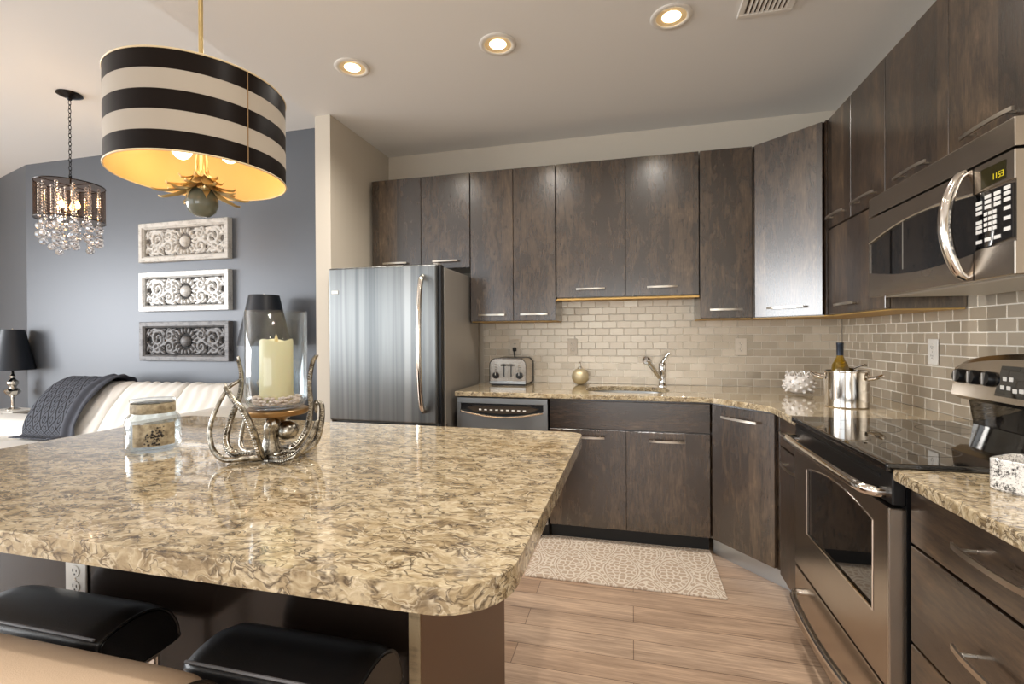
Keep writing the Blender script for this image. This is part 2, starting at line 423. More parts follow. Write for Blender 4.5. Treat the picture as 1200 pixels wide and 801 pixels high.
# ------------------------------------------------------------------ tiled backsplash
def tiles(name, label, a0, a1, z0, z1, to_world, normal_sign):
    m = MB(); bm = m.bm; layer = bm.loops.layers.float_color.new('tone')
    TW, TH, g, th = 0.1015, 0.0508, 0.0028, 0.006
    def quad(pts, mi, tone):
        f = bm.faces.new([bm.verts.new(to_world(*p)) for p in pts]); f.material_index = mi
        for l in f.loops: l[layer] = (tone, tone, tone, 1)
    quad([(a0, z0, 0.0035), (a1, z0, 0.0035), (a1, z1, 0.0035), (a0, z1, 0.0035)], 1, 0.5)
    r = 0; z = z0
    while z < z1 - 0.006:
        a = a0 - (TW/2 if r % 2 else 0)
        while a < a1 - 0.004:
            x0, x1 = max(a, a0)+g/2, min(a+TW, a1)-g/2; y0, y1 = z+g/2, min(z+TH, z1)-g/2
            if x1-x0 > 0.006:
                tone = random.random()
                tx, ty = random.gauss(0, 0.00032), random.gauss(0, 0.00030)
                e = 0.0018
                F_ = [(x0+e, y0+e, th-tx-ty), (x1-e, y0+e, th+tx-ty), (x1-e, y1-e, th+tx+ty), (x0+e, y1-e, th-tx+ty)]
                B_ = [(x0, y0, 0.002), (x1, y0, 0.002), (x1, y1, 0.002), (x0, y1, 0.002)]
                quad(F_, 0, tone)
                for i in range(4): quad([B_[i], B_[(i+1) % 4], F_[(i+1) % 4], F_[i]], 0, tone)
            a += TW
        z += TH; r += 1
    bmesh.ops.remove_doubles(bm, verts=list(bm.verts), dist=1e-6)
    o = struct(m, name, [TILE, GROUT], label, angle=10)
    return o
tiles('wall_back_backsplash', 'brushed metal subway tiles behind the sink', -1.125, XW-0.008, 0.914, 1.53, lambda a, z, d: (a, YW-d-0.0005, z), 1)
tiles('wall_right_backsplash', 'brushed metal subway tiles behind the range', 0.0, YW-0.008-0.85, 0.914, 1.46, lambda a, z, d: (XW-d-0.0005, YW-0.008-a, z), 1)

# ------------------------------------------------------------------ cabinet kit (own space: front faces -y, x runs left to right)
def bar_pull(x, z, length, parent, vertical=False):
    m = MB(); h = length/2
    pts = [(x-h, -0.026, z), (x-h*0.6, -0.033, z), (x, -0.035, z), (x+h*0.6, -0.033, z), (x+h, -0.026, z)]
    bm = m.bm
    P = spline(pts, 4)
    rings = []
    for p in P:
        rings.append([bm.verts.new((p.x, p.y+dy, p.z+dz)) for dy, dz in ((-0.003, -0.006), (0.003, -0.006), (0.003, 0.006), (-0.003, 0.006))])
    for a, b in zip(rings, rings[1:]):
        for k in range(4): bm.faces.new((a[k], a[(k+1) % 4], b[(k+1) % 4], b[k]))
    bm.faces.new(rings[0][::-1]); bm.faces.new(rings[-1])
    bmesh.ops.recalc_face_normals(bm, faces=list(bm.faces))
    for s in (-0.72, 0.72):
        m.tube([(x+h*s, -0.03, z), (x+h*s, 0.001, z)], 0.0045, 8)
    return part(m, 'handle', NICKEL, parent, 'brushed nickel bar handle')
def front(parent, name, x0, x1, z0, z1, mat, handle=None, hl=0.19):
    m = MB(); m.box((x0+0.0015, 0, z0+0.0015), (x1-0.0015, 0.019, z1-0.0015), 0.0018)
    d = part(m, name, mat, parent)
    if handle: bar_pull(handle[0], handle[1], hl, d)
    return d
def carcass(parent, w_, d, z0, z1, under=False):
    m = MB(); m.box((0.001, 0.021, z0), (w_-0.001, d, z1))
    part(m, 'carcass', DARK if False else WOOD, parent)
    if under:
        m = MB(); m.box((0.004, 0.024, z0-0.006), (w_-0.004, d-0.002, z0-0.0005)); part(m, 'underside', MAPLE, parent, 'light maple underside')

ZT = 2.439
G_UP = None
# over the fridge
def loc3(x, y): return (x, y, 0)
c = thing('upper_cabinet', 'short dark wood double-door wall cabinet above the refrigerator', 'cabinet', (-1.905, 3.257, 1.76), local=True)
carcass(c, 0.78, 0.312, 0, ZT-1.76); front(c, 'door', 0, 0.402, 0, ZT-1.76, WOOD, (0.20, 0.05)); front(c, 'door', 0.402, 0.78, 0, ZT-1.76, WOOD, (0.598, 0.05))
c = thing('upper_cabinet', 'tall dark wood double-door wall cabinet above the toaster', 'cabinet', (-1.122, 3.257, 1.372), local=True)
carcass(c, 0.615, 0.312, 0, 1.067, True); front(c, 'door', 0, 0.316, 0, 1.067, WOOD, (0.162, 0.044)); front(c, 'door', 0.316, 0.615, 0, 1.067, WOOD, (0.466, 0.044))
c = thing('upper_cabinet', 'wide dark wood double-door wall cabinet above the sink', 'cabinet', (-0.503, 3.257, 1.525), local=True)
carcass(c, 0.92, 0.312, 0, 0.914, True); front(c, 'door', 0, 0.462, 0, 0.914, WOOD, (0.233, 0.054)); front(c, 'door', 0.462, 0.92, 0, 0.914, WOOD, (0.692, 0.054))
m = MB(); m.box((0.0, 0.004, -0.018), (0.92, 0.022, -0.0065), 0.002); part(m, 'light_rail', MAPLE, c, 'pale strip along the lower front edge')
c = thing('upper_cabinet', 'narrow tall dark wood single-door wall cabinet right of the sink', 'cabinet', (0.421, 3.257, 1.372), local=True)
carcass(c, 0.308, 0.312, 0, 1.067, True); front(c, 'door', 0, 0.308, 0, 1.067, WOOD, (0.15, 0.053))
# diagonal corner
c = thing('corner_upper_cabinet', 'corner wall cabinet with a diagonal silvery-lit door above the glass bowl', 'cabinet', (0.735, 3.255, 1.372), rotz=-43.5, local=True)
inv = Matrix.Rotation(R_(43.5), 4, 'Z')
def to_loc(pts, o): return [tuple((inv @ Vector((x-o[0], y-o[1], 0)))[:2]) for x, y in pts]
pg = to_loc([(0.7495, 3.274), (1.034, 2.9995), (1.034, 2.972), (1.332, 2.972), (1.332, 3.567), (0.733, 3.567), (0.733, 3.275)], (0.735, 3.255))
m = MB(); m.prism(pg, 0, 1.067); part(m, 'carcass', WOOD, c)
m = MB(); m.prism(pg, -0.006, -0.0005); part(m, 'underside', MAPLE, c, 'light maple underside')
front(c, 'door', 0.004, 0.395, 0, 1.067, WOOD, (0.20, 0.053), 0.21)
# right wall
c = thing('upper_cabinet', 'right wall cabinet with two short doors over one low flip-up door', 'cabinet', (1.042, 2.966, 1.372), rotz=-90, local=True)
carcass(c, 0.608, 0.288, 0, 1.067, True)
front(c, 'door', 0, 0.279, 0.468, 1.067, WOOD, (0.14, 0.517), 0.2); front(c, 'door', 0.279, 0.608, 0.468, 1.067, WOOD, (0.452, 0.515), 0.22)
front(c, 'door', 0, 0.608, 0, 0.462, WOOD, (0.25, 0.045), 0.21)
c = thing('upper_cabinet', 'dark wood double-door wall cabinet directly above the microwave', 'cabinet', (1.042, 2.356, 1.825), rotz=-90, local=True)
carcass(c, 0.872, 0.288, 0, ZT-1.825)
front(c, 'door', 0, 0.419, 0, ZT-1.825, WOOD, (0.226, 0.057), 0.22); front(c, 'door', 0.419, 0.872, 0, ZT-1.825, WOOD, (0.633, 0.058), 0.22)

# base cabinets
c = thing('sink_base_cabinet', 'dark wood base cabinet under the sink with a long false drawer front', 'cabinet', (-0.498, 2.92, 0), local=True)
m = MB(); m.box((0.001, 0.021, 0.1), (0.02, 0.63, 0.883)); m.box((0.908, 0.021, 0.1), (0.927, 0.63, 0.883)); m.box((0.02, 0.021, 0.1), (0.908, 0.63, 0.118)); m.box((0.02, 0.612, 0.118), (0.908, 0.63, 0.883)); m.box((0.02, 0.021, 0.118), (0.908, 0.035, 0.883)); part(m, 'carcass', WOOD, c)
m = MB(); m.box((0, 0.07, 0), (0.928, 0.09, 0.1)); part(m, 'toe_kick', DARK, c)
front(c, 'drawer_front', 0, 0.928, 0.703, 0.872, WOODH)
front(c, 'door', 0, 0.461, 0.105, 0.698, WOOD, (0.235, 0.655), 0.2); front(c, 'door', 0.461, 0.928, 0.105, 0.698, WOOD, (0.69, 0.65), 0.2)
a = math.degrees(math.atan2(2.60-2.92, 0.69-0.432))
c = thing('corner_base_cabinet', 'corner base cabinet with a diagonal silvery-lit door beside the range', 'cabinet', (0.434, 2.918, 0), rotz=a, local=True)
inv = Matrix.Rotation(-R_(a), 4, 'Z')
pg = to_loc([(0.455, 2.929), (0.707, 2.614), (0.708, 2.564), (1.33, 2.564), (1.33, 3.565), (0.433, 3.565), (0.433, 2.941)], (0.434, 2.918))
m = MB(); m.prism(pg, 0.1, 0.883); part(m, 'carcass', WOOD, c)
front(c, 'door', 0.004, 0.394, 0.105, 0.872, WOOD, (0.2, 0.815), 0.22)
m = MB(); m.prism(to_loc([(0.452, 2.972), (0.772, 2.60), (0.79, 2.62), (0.47, 2.99)], (0.434, 2.918)), 0, 0.1); part(m, 'toe_kick', STEEL, c, 'shiny metallic toe kick')
c = thing('drawer_base_cabinet', 'narrow dark wood base cabinet between corner door and range', 'cabinet', (0.69, 2.559, 0), rotz=-90, local=True)
carcass(c, 0.33, 0.62, 0.1, 0.883)
m = MB(); m.box((0, 0.07, 0), (0.33, 0.09, 0.1)); part(m, 'toe_kick', DARK, c)
front(c, 'drawer_front', 0, 0.33, 0.733, 0.872, WOODH, (0.205, 0.81), 0.22); front(c, 'door', 0, 0.33, 0.105, 0.728, WOOD, (0.205, 0.67), 0.22)
c = thing('drawer_base_cabinet', 'dark wood three-drawer base cabinet right of the range', 'cabinet', (0.69, 1.438, 0), rotz=-90, local=True)
carcass(c, 0.61, 0.62, 0.1, 0.883)
m = MB(); m.box((0, 0.07, 0), (0.61, 0.09, 0.1)); part(m, 'toe_kick', DARK, c)
front(c, 'drawer_front', 0, 0.61, 0.729, 0.868, WOODH, (0.317, 0.81), 0.21); front(c, 'drawer_front', 0, 0.61, 0.477, 0.724, WOODH, (0.317, 0.592), 0.21); front(c, 'drawer_front', 0, 0.61, 0.105, 0.472, WOODH, (0.317, 0.34), 0.21)

# ------------------------------------------------------------------ worktops and sink
def ell(cx, cy, a, b, n=48, p=2.6):
    out = []
    for i in range(n):
        t = 2*PI*i/n; c_, s_ = math.cos(t), math.sin(t)
        out.append((cx + a*abs(c_)**(2/p)*(1 if c_ > 0 else -1), cy + b*abs(s_)**(2/p)*(1 if s_ > 0 else -1)))
    return out
SX, SY = -0.035, 3.21
outer = [(-1.105, 2.885), (0.36, 2.885)] + [(0.42, 2.87), (0.46, 2.835)] + [(0.625, 2.62), (0.648, 2.58), (0.655, 2.54), (0.655, 2.228), (1.333, 2.228), (1.333, 3.570), (-1.105, 3.570)]
m = MB(); m.slab(outer, [ell(SX, SY, 0.262, 0.20)], 0.884, 0.914)
o = solo(m, 'worktop', QUARTZ, 'speckled tan stone worktop running along the sink wall and around the corner', 'worktop', (0, 3.2, 0.884)); bevmod(o, 0.004)
m = MB(); m.slab([(0.655, 1.446), (0.655, 0.82), (1.333, 0.82), (1.333, 1.446)], [], 0.884, 0.914)
o = solo(m, 'worktop', QUARTZ, 'short tan stone worktop over the drawers right of the range', 'worktop', (1.0, 1.1, 0.884)); bevmod(o, 0.004)
sk = thing('sink', 'undermount stainless steel sink bowl set in the stone worktop', 'sink', (SX, SY, 0.72))
m = MB(); bm = m.bm
loops = [(0.28, 0.218, 0.8835), (0.258, 0.196, 0.8835), (0.254, 0.192, 0.86), (0.245, 0.183, 0.74), (0.20, 0.14, 0.722), (0.04, 0.04, 0.72)]
rg = [[bm.verts.new((x, y, z)) for x, y in ell(SX, SY, a_, b_)] for a_, b_, z in loops]
for p, q in zip(rg, rg[1:]):
    for k in range(48): bm.faces.new((p[k], p[(k+1) % 48], q[(k+1) % 48], q[k]))
bm.faces.new(rg[-1]); bmesh.ops.recalc_face_normals(bm, faces=list(bm.faces))
part(m, 'bowl', STEEL, sk)
m = MB(); m.lathe([(0, 0.7215), (0.038, 0.7215), (0.042, 0.7225), (0.03, 0.7245), (0, 0.7235)], (SX, SY, 0), 24); part(m, 'drain', CHROME, sk)

f = thing('faucet', 'chrome pull-out faucet with angled spout and lever behind the sink', 'faucet', (0.20, 3.47, 0.914))
m = MB(); m.lathe([(0, 0), (0.034, 0), (0.034, 0.006), (0.028, 0.012), (0.024, 0.03), (0.0235, 0.09), (0.026, 0.10), (0.026, 0.15), (0.020, 0.163), (0, 0.166)], (0.20, 3.47, 0.914), 24); part(m, 'body', CHROME, f)
m = MB(); P = spline([(0.196, 3.462, 0.955), (0.17, 3.42, 0.99), (0.13, 3.36, 1.05), (0.10, 3.315, 1.09)], 6)
m.tube(P, [0.012 + 0.007*i/(len(P)-1) for i in range(len(P))], 14); part(m, 'spout', CHROME, f)
m = MB(); m.lathe([(0, -0.024), (0.021, -0.024), (0.026, -0.015), (0.027, 0.012), (0.020, 0.024), (0, 0.026)], (0.094, 3.304, 1.096), 20, axis=(-0.3, -0.45, 0.25))
m.lathe([(0.019, -0.026), (0.0, -0.026)], (0.094, 3.304, 1.096), 20, axis=(-0.3, -0.45, 0.25)); part(m, 'spray_head', CHROME, f)
m = MB(); m.tube([(0.20, 3.468, 1.075), (0.208, 3.455, 1.095), (0.225, 3.44, 1.12), (0.245, 3.425, 1.145)], [0.016, 0.012, 0.009, 0.007], 10); part(m, 'lever', CHROME, f)

# ------------------------------------------------------------------ dishwasher
d = thing('dishwasher', 'stainless steel dishwasher with curved pocket handle left of the sink cabinet', 'dishwasher', (-1.10, 2.90, 0), local=True)
W = 0.598
m = MB(); m.box((0.004, 0.03, 0.1), (W-0.004, 0.62, 0.88)); m.box((0.01, 0.07, 0.0), (W-0.01, 0.09, 0.1)); part(m, 'body', BLACKPL, d)
def lens(x0, x1, zt, ze, zm, n=18):
    """outline: flat top at zt, ends at ze, curved bottom reaching zm"""
    b = [(x0+(x1-x0)*i/n, ze-(ze-zm)*math.sin(PI*i/n)) for i in range(n+1)]
    return b + [(x1, zt), (x0, zt)]
m = MB()
bm = m.bm
n = 18
bot = [(0.03+(W-0.06)*i/n, 0.795-(0.795-0.76)*math.sin(PI*i/n)) for i in range(n+1)]
def yz_prism(m, poly, y0, y1, mi=0): m.prism(poly, y0, y1, mi, axis='y')
# door panel below the pocket
yz_prism(m, [(0.004, 0.105), (W-0.004, 0.105), (W-0.004, 0.795)] + bot[::-1] + [(0.004, 0.795)], 0.0, 0.03)
m.box((0.004, 0.0, 0.840), (W-0.004, 0.03, 0.876), 0.002)
m.box((0.004, 0.0, 0.795), (0.03, 0.03, 0.840)); m.box((W-0.03, 0.0, 0.795), (W-0.004, 0.03, 0.840))
dr = part(m, 'door', STEEL, d)
m = MB(); m.box((0.03, 0.024, 0.752), (W-0.03, 0.034, 0.842)); part(m, 'control_recess', BLACKPL, dr)
m = MB(); m.prism([(0.07, 0.812), (0.12, 0.826), (W-0.12, 0.826), (W-0.06, 0.812), (W-0.12, 0.785), (W/2, 0.776), (0.12, 0.785)], 0.008, 0.026, axis='y'); part(m, 'control_panel', Mat('dark_bronze_panel', (74, 64, 54), 0.3, 0.3).m, dr)
for k in range(9):
    m = MB(); m.box((0.15+0.036*k, 0.005, 0.795), (0.168+0.036*k, 0.010, 0.803), 0.001); part(m, 'button', WHITEPL, dr)
m = MB(); P = [(0.032+(W-0.064)*i/n, -0.006, 0.790-0.034*math.sin(PI*i/n)) for i in range(n+1)]; m.tube(P, 0.006, 8); part(m, 'handle', POLISHED, dr)

# ------------------------------------------------------------------ refrigerator
fr = thing('refrigerator', 'tall stainless steel refrigerator with long bowed vertical handle', 'refrigerator', (-1.54, 3.1, 0))
m = MB(); m.box((-1.922, 2.825, 0.02), (-1.142, 3.50, 1.700), 0.004); part(m, 'body', GREYPL, fr, 'grey painted side')
m = MB(); m.box((-1.928, 2.752, 0.722), (-1.172, 2.82, 1.715), 0.012, seg=3); ud = part(m, 'door', STEELD, fr)
m = MB(); m.box((-1.928, 2.752, 0.06), (-1.172, 2.82, 0.708), 0.012, seg=3); part(m, 'freezer_drawer', STEELD, fr)
m = MB(); m.box((-1.172, 2.78, 0.06), (-1.150, 2.826, 1.712), 0.003); part(m, 'hinge_trim', BLACKPL, fr)
m = MB(); P = spline([(-1.258, 2.752, 0.80), (-1.258, 2.715, 0.84), (-1.258, 2.690, 1.0), (-1.258, 2.680, 1.22), (-1.258, 2.690, 1.45), (-1.258, 2.715, 1.60), (-1.258, 2.752, 1.64)], 6)
m.tube(P, 0.0165, 12); part(m, 'handle', POLISHED, ud, 'long bowed handle')
m = MB(); m.box((-1.905, 2.7495, 1.545), (-1.855, 2.7535, 1.568), 0.001); part(m, 'badge', NICKEL, ud)
m = MB(); m.box((-1.65, 2.80, 1.712), (-1.42, 2.86, 1.724), 0.003); part(m, 'top_cover', GREYPL, fr)
m = MB(); m.box((-1.21, 2.79, 1.712), (-1.175, 2.85, 1.726), 0.003); part(m, 'top_hinge', GREYPL, fr)
m = MB(); m.tube([(-1.14, 2.84, 0.71), (-1.15, 2.84, 0.71)], 0.012, 10); part(m, 'hinge_pin', NICKEL, fr)

# ------------------------------------------------------------------ range
W = 0.766
rg = thing('range', 'stainless steel electric range with black glass cooktop and oven window', 'stove', (0.655, 2.222, 0), rotz=-90, local=True)
m = MB(); m.box((0, 0.035, 0.03), (W, 0.66, 0.905)); part(m, 'body', BLACKPL, rg, 'black side panels')
m = MB(); m.box((-0.004, -0.012, 0.902), (W+0.004, 0.60, 0.926), 0.006, seg=2); ct = part(m, 'cooktop', BLACKGLASS, rg, 'glossy black ceramic cooktop')
RING = plain('burner_mark', (52, 52, 54), 0.2)
for (bx_, by_, br_) in ((0.20, 0.16, 0.115), (0.57, 0.16, 0.09), (0.20, 0.42, 0.08), (0.57, 0.42, 0.115)):
    m = MB(); m.lathe([(br_, 0.9262), (br_+0.003, 0.9263)], (bx_, by_, 0), 48); part(m, 'burner_ring', RING, ct)
m = MB(); m.box((0.0, 0.004, 0.815), (W, 0.036, 0.900), 0.003); m.box((0.06, 0.000, 0.872), (W-0.06, 0.006, 0.882), 0.001, 0); part(m, 'vent_strip', BLACKPL, rg)
od_m = MB()
# door with an arched window opening
wx0, wx1, wz0, wz1, wzm = 0.168, 0.752-0.095+0.095-0.0, 0.488, 0.742, 0.772
wx0, wx1 = 0.14, 0.668
n = 16
archp = [(wx0+(wx1-wx0)*i/n, wz1+(wzm-wz1)*math.sin(PI*i/n)) for i in range(n+1)]
bm = od_m.bm
dx0, dx1, dz0, dz1 = 0.002, W-0.002, 0.322, 0.806
od_m.box((dx0, 0, dz0), (wx0, 0.035, dz1)); od_m.box((wx1, 0, dz0), (dx1, 0.035, dz1)); od_m.box((wx0, 0, dz0), (wx1, 0.035, wz0))
od_m.prism(archp + [(wx1, dz1), (wx0, dz1)], 0, 0.035, axis='y')
bmesh.ops.remove_doubles(bm, verts=list(bm.verts), dist=1e-5)
od = part(od_m, 'oven_door', STEELX, rg)
m = MB(); m.prism([(wx0, wz0), (wx1, wz0)] + archp[::-1], 0.006, 0.012, axis='y'); part(m, 'oven_window', BLACKGLASS, od, 'dark glass window with arched top')
m = MB(); P = [(wx0, 0.001, wz0)] + [(x, 0.001, z) for x, z in archp] + [(wx1, 0.001, wz0), (wx0, 0.001, wz0)]; m.tube(P, 0.004, 6); part(m, 'window_trim', POLISHED, od)
m = MB(); m.box((W-0.012, -0.004, dz0), (W-0.001, 0.036, dz1), 0.003); part(m, 'edge_trim', NICKEL, od, 'bright polished right edge')
m = MB(); P = spline([(0.05, 0.01, 0.842), (0.055, -0.035, 0.844), (0.12, -0.052, 0.846), (W/2, -0.058, 0.848), (W-0.10, -0.052, 0.846), (W-0.035, -0.035, 0.844), (W-0.03, 0.01, 0.842)], 6); m.tube(P, 0.0155, 12); part(m, 'door_handle', POLISHED, od, 'long curved oven handle')
m = MB(); m.box((0.002, 0, 0.07), (W-0.002, 0.035, 0.312), 0.006, seg=2); bd = part(m, 'warming_drawer', STEELX, rg)
m = MB(); P = spline([(0.09, 0.005, 0.235), (0.095, -0.03, 0.236), (0.16, -0.045, 0.226), (W/2, -0.050, 0.215), (W-0.16, -0.045, 0.226), (W-0.095, -0.03, 0.236), (W-0.09, 0.005, 0.235)], 6); m.tube(P, 0.0135, 12); part(m, 'drawer_handle', POLISHED, bd)
m = MB(); m.box((0.02, 0.05, 0), (W-0.02, 0.6, 0.07)); part(m, 'base', BLACKPL, rg)
# backguard: black riser and curved steel console
m = MB(); m.prism([(0.60, 0.905), (0.60, 0.935), (0.585, 1.03), (0.66, 1.03), (0.66, 0.905)], 0.03, W-0.03, axis='x'); part(m, 'backguard', BLACKGLASS, rg)
cp = MB(); bm = cp.bm; n = 20; rows = []
for i in range(n+1):
    x = W*i/n; t = math.sin(PI*i/n); top = 1.150 + 0.048*t**0.6
    lean = 0.0
    rows.append([bm.verts.new(p) for p in ((x, 0.578, 1.015), (x, 0.548, 1.032), (x, 0.5545, 1.09), (x, 0.5545+(top-1.108)*0.113, top-0.018), (x, 0.582, top), (x, 0.665, top), (x, 0.665, 1.015))])
for a_, b_ in zip(rows, rows[1:]):
    for k in range(7): bm.faces.new((a_[k], b_[k], b_[(k+1) % 7], a_[(k+1) % 7]))
bm.faces.new(rows[0]); bm.faces.new(rows[-1][::-1]); bmesh.ops.recalc_face_normals(bm, faces=list(bm.faces))
co = part(cp, 'console', STEELX, rg, 'curved stainless control console')
def knob(x):
    m = MB(); ax = (0, -1, 0.12)
    m.lathe([(0, 0.0), (0.026, 0.0), (0.026, 0.012), (0.023, 0.020), (0, 0.021)], (x, 0.556, 1.105), 24, axis=ax)
    k = part(m, 'knob', BLACKPL, co, 'round black burner knob')
    m = MB(); m.box((x-0.0035, 0.5285, 1.086), (x+0.0035, 0.540, 1.128), 0.002); part(m, 'knob_grip', GREYPL, k)
for x in (0.047, 0.122, 0.197, W-0.122, W-0.047): knob(x)
m = MB(); m.prism([(0.228, 1.052), (W-0.228+0.06, 1.052), (W-0.228+0.04, 1.155), (0.246, 1.155)], 0.548, 0.575, axis='y'); 
for v in m.bm.verts: v.co.y += (v.co.z-1.052)*0.113-0.001
kp = part(m, 'control_pad', BLACKGLASS, co)
for (x, z, w2) in ((0.268, 1.112, 0.016), (0.296, 1.112, 0.016), (0.262, 1.083, 0.016), (0.290, 1.083, 0.016), (0.318, 1.076, 0.018), (0.345, 1.078, 0.018), (0.375, 1.078, 0.018), (0.405, 1.078, 0.018), (0.435, 1.078, 0.018)):
    m = MB(); m.box((x-w2/2, 0.5445+(z-1.052)*0.113, z-0.007), (x+w2/2, 0.5478+(z-1.052)*0.113, z+0.007), 0.001); part(m, 'button', WHITEPL, kp)

# ------------------------------------------------------------------ microwave
W, Hm = 0.772, 0.402
mw = thing('microwave', 'stainless over-the-range microwave with curved handle below the right wall cabinets', 'microwave', (0.94, 2.258, 1.412), rotz=-90, local=True)
m = MB(); m.box((0.002, 0.03, 0.012), (W-0.002, 0.392, Hm)); part(m, 'body', BLACKPL, mw, 'black case')
m = MB(); m.box((0, 0.0, 0.326), (W, 0.031, Hm), 0.004, seg=2); part(m, 'vent_panel', STEELX, mw)
def arcs(x0, x1, z0, zm, zz, n=14): return [(x0+(x1-x0)*i/n, (1-i/n)*z0+(i/n)*zz + (zm-(z0+zz)/2)*math.sin(PI*i/n)) for i in range(n+1)]
tp = arcs(0.006, 0.618, 0.222, 0.262, 0.246); bt = arcs(0.006, 0.618, 0.100, 0.066, 0.078)
m = MB()
m.prism(tp + [(0.618, 0.318), (0.0, 0.318), (0.0, 0.222)], 0, 0.03, axis='y'); m.prism(bt[::-1] + [(0.0, 0.10), (0.0, 0.002), (0.618, 0.002)], 0, 0.03, axis='y'); m.box((0, 0, 0.10), (0.006, 0.03, 0.222))
md = part(m, 'door', STEELX, mw)
m = MB(); m.prism(bt + tp[::-1], 0.004, 0.012, axis='y'); part(m, 'door_glass', BLACKGLASS, md, 'black lens-shaped window')
m = MB(); m.tube([(x, 0.001, z) for x, z in tp], 0.0045, 6); part(m, 'glass_trim', POLISHED, md)
m = MB(); m.box((0.244, 0.0030, 0.085), (0.2475, 0.0042, 0.258)); part(m, 'glass_seam', GREYPL, md)
m = MB(); P = spline([(0.590, 0.0, 0.318), (0.590, -0.022, 0.300), (0.590, -0.046, 0.235), (0.590, -0.052, 0.165), (0.590, -0.044, 0.10), (0.590, -0.022, 0.035), (0.590, 0.0, 0.012)], 6)
m.tube(P, [0.009+0.008*math.sin(PI*i/(len(P)-1)) for i in range(len(P))], 18, flat=1.0); part(m, 'handle', POLISHED, md, 'curved crescent handle')
m = MB(); m.box((0.622, 0, 0.002), (W, 0.03, 0.088), 0.002); m.box((0.622, 0, 0.244), (W, 0.03, 0.320), 0.002); m.box((0.622, 0.004, 0.086), (W, 0.03, 0.246)); cpn = part(m, 'control_panel', STEELX, mw)
m = MB(); m.prism([(0.626, 0.083), (W-0.006, 0.098), (W-0.006, 0.235), (0.626, 0.243)], -0.001, 0.006, axis='y'); kp = part(m, 'keypad', BLACKGLASS, cpn)
KEY = plain('key_print', (214, 212, 208), 0.5)
rowsz = {0: (0.214, 0.200, 0.186, 0.160, 0.147, 0.134, 0.106), 1: (0.224, 0.210, 0.196, 0.108), 2: (0.224, 0.210, 0.196, 0.108), 3: (0.228, 0.214, 0.198, 0.176, 0.150, 0.122)}
for cidx, zs in rowsz.items():
    x = 0.645 + 0.0345*cidx
    for z in zs:
        m = MB(); m.box((x-0.0115, -0.0022, z-0.0048), (x+0.0115, -0.0008, z+0.0048)); part(m, 'key', KEY, kp)
for i in range(3):
    for k in range(4):
        m = MB(); x = 0.671+0.0135*i*1.25; z = 0.178-0.0145*k; m.box((x-0.006, -0.0022, z-0.0045), (x+0.006, -0.0008, z+0.0045)); part(m, 'key', KEY, kp)
m = MB(); m.prism([(0.652, 0.250), (0.743, 0.255), (0.743, 0.303), (0.652, 0.303)], -0.001, 0.004, axis='y'); dsp = part(m, 'display', Mat('display_glass', (38, 34, 8), 0.15).m, cpn, 'dark olive clock display')
DIG = emit('display_digits', (190, 170, 40), 0.8)
SEG = {'1': 'bc', '5': 'afgcd', '3': 'abgcd'}
def digit(ch, x, z, w2, h2, parent):
    m = MB(); t = 0.0014; y0, y1 = -0.0018, -0.0008
    sg = {'a': ((0, h2), (w2, h2)), 'g': ((0, h2/2), (w2, h2/2)), 'd': ((0, 0), (w2, 0)), 'f': ((0, h2/2), (0, h2)), 'e': ((0, 0), (0, h2/2)), 'b': ((w2, h2/2), (w2, h2)), 'c': ((w2, 0), (w2, h2/2))}
    for s in SEG[ch]:
        (a1, b1), (a2, b2) = sg[s]; m.box((x+a1-t/2, y0, z+b1-t/2), (x+a2+t/2, y1, z+b2+t/2))
    part(m, 'digit', DIG, parent)
for i, chh in enumerate('1153'): digit(chh, 0.694+0.0105*i+(0.003 if i > 1 else 0), 0.264, 0.0062, 0.014, dsp)
m = MB(); m.box((0.02, 0.05, 0.0), (W-0.02, 0.37, 0.0125), 0.002); part(m, 'underside', plain('pale_enamel', (206, 200, 188), 0.35), mw, 'pale enamel underside')

# ------------------------------------------------------------------ island
isl = thing('kitchen_island', 'dark wood kitchen island base with a brown end panel under the quartz top', 'kitchen island', (-1.1, 1.3, 0))
m = MB(); m.box((-1.90, 0.985, 0.0), (-0.479, 1.655, 0.873)); part(m, 'cabinet_body', WOOD, isl)
m = MB(); m.box((-1.90, 0.972, 0.0), (-0.481, 0.984, 0.873)); part(m, 'back_panel', Mat('dark_gloss_panel', (34, 27, 23), 0.18, 0, 0.5).m, isl, 'dark glossy panel facing the stools')
m = MB(); m.box((-0.478, 0.966, 0.0), (-0.450, 1.66, 0.873), 0.001); part(m, 'end_panel', Mat('brown_end_panel', (98, 70, 48), 0.4).m, isl, 'plain warm brown end panel')
m = MB(); m.box((-0.479, 0.962, 0.0), (-0.452, 0.9655, 0.873)); part(m, 'edge_band', antique('edge_grain', (150, 132, 104), (96, 82, 62), 0.4), isl, 'pale grained front edge of the end panel')
m = MB(); r1, r2 = 0.11, 0.05
outer = arc(-0.174-r1, 0.618+r1, r1, -90, 0) + arc(-0.174-r2, 1.745-r2, r2, 0, 90) + arc(-1.955+r2, 1.745-r2, r2, 90, 180) + arc(-1.955+r1, 0.618+r1, r1, 180, 270)
m.slab(outer, [], 0.874, 0.914)
o = solo(m, 'island_worktop', QUARTZ, 'large swirled beige quartz island worktop with rounded corner', 'worktop', (-1.06, 1.18, 0.874)); bevmod(o, 0.006, 3)

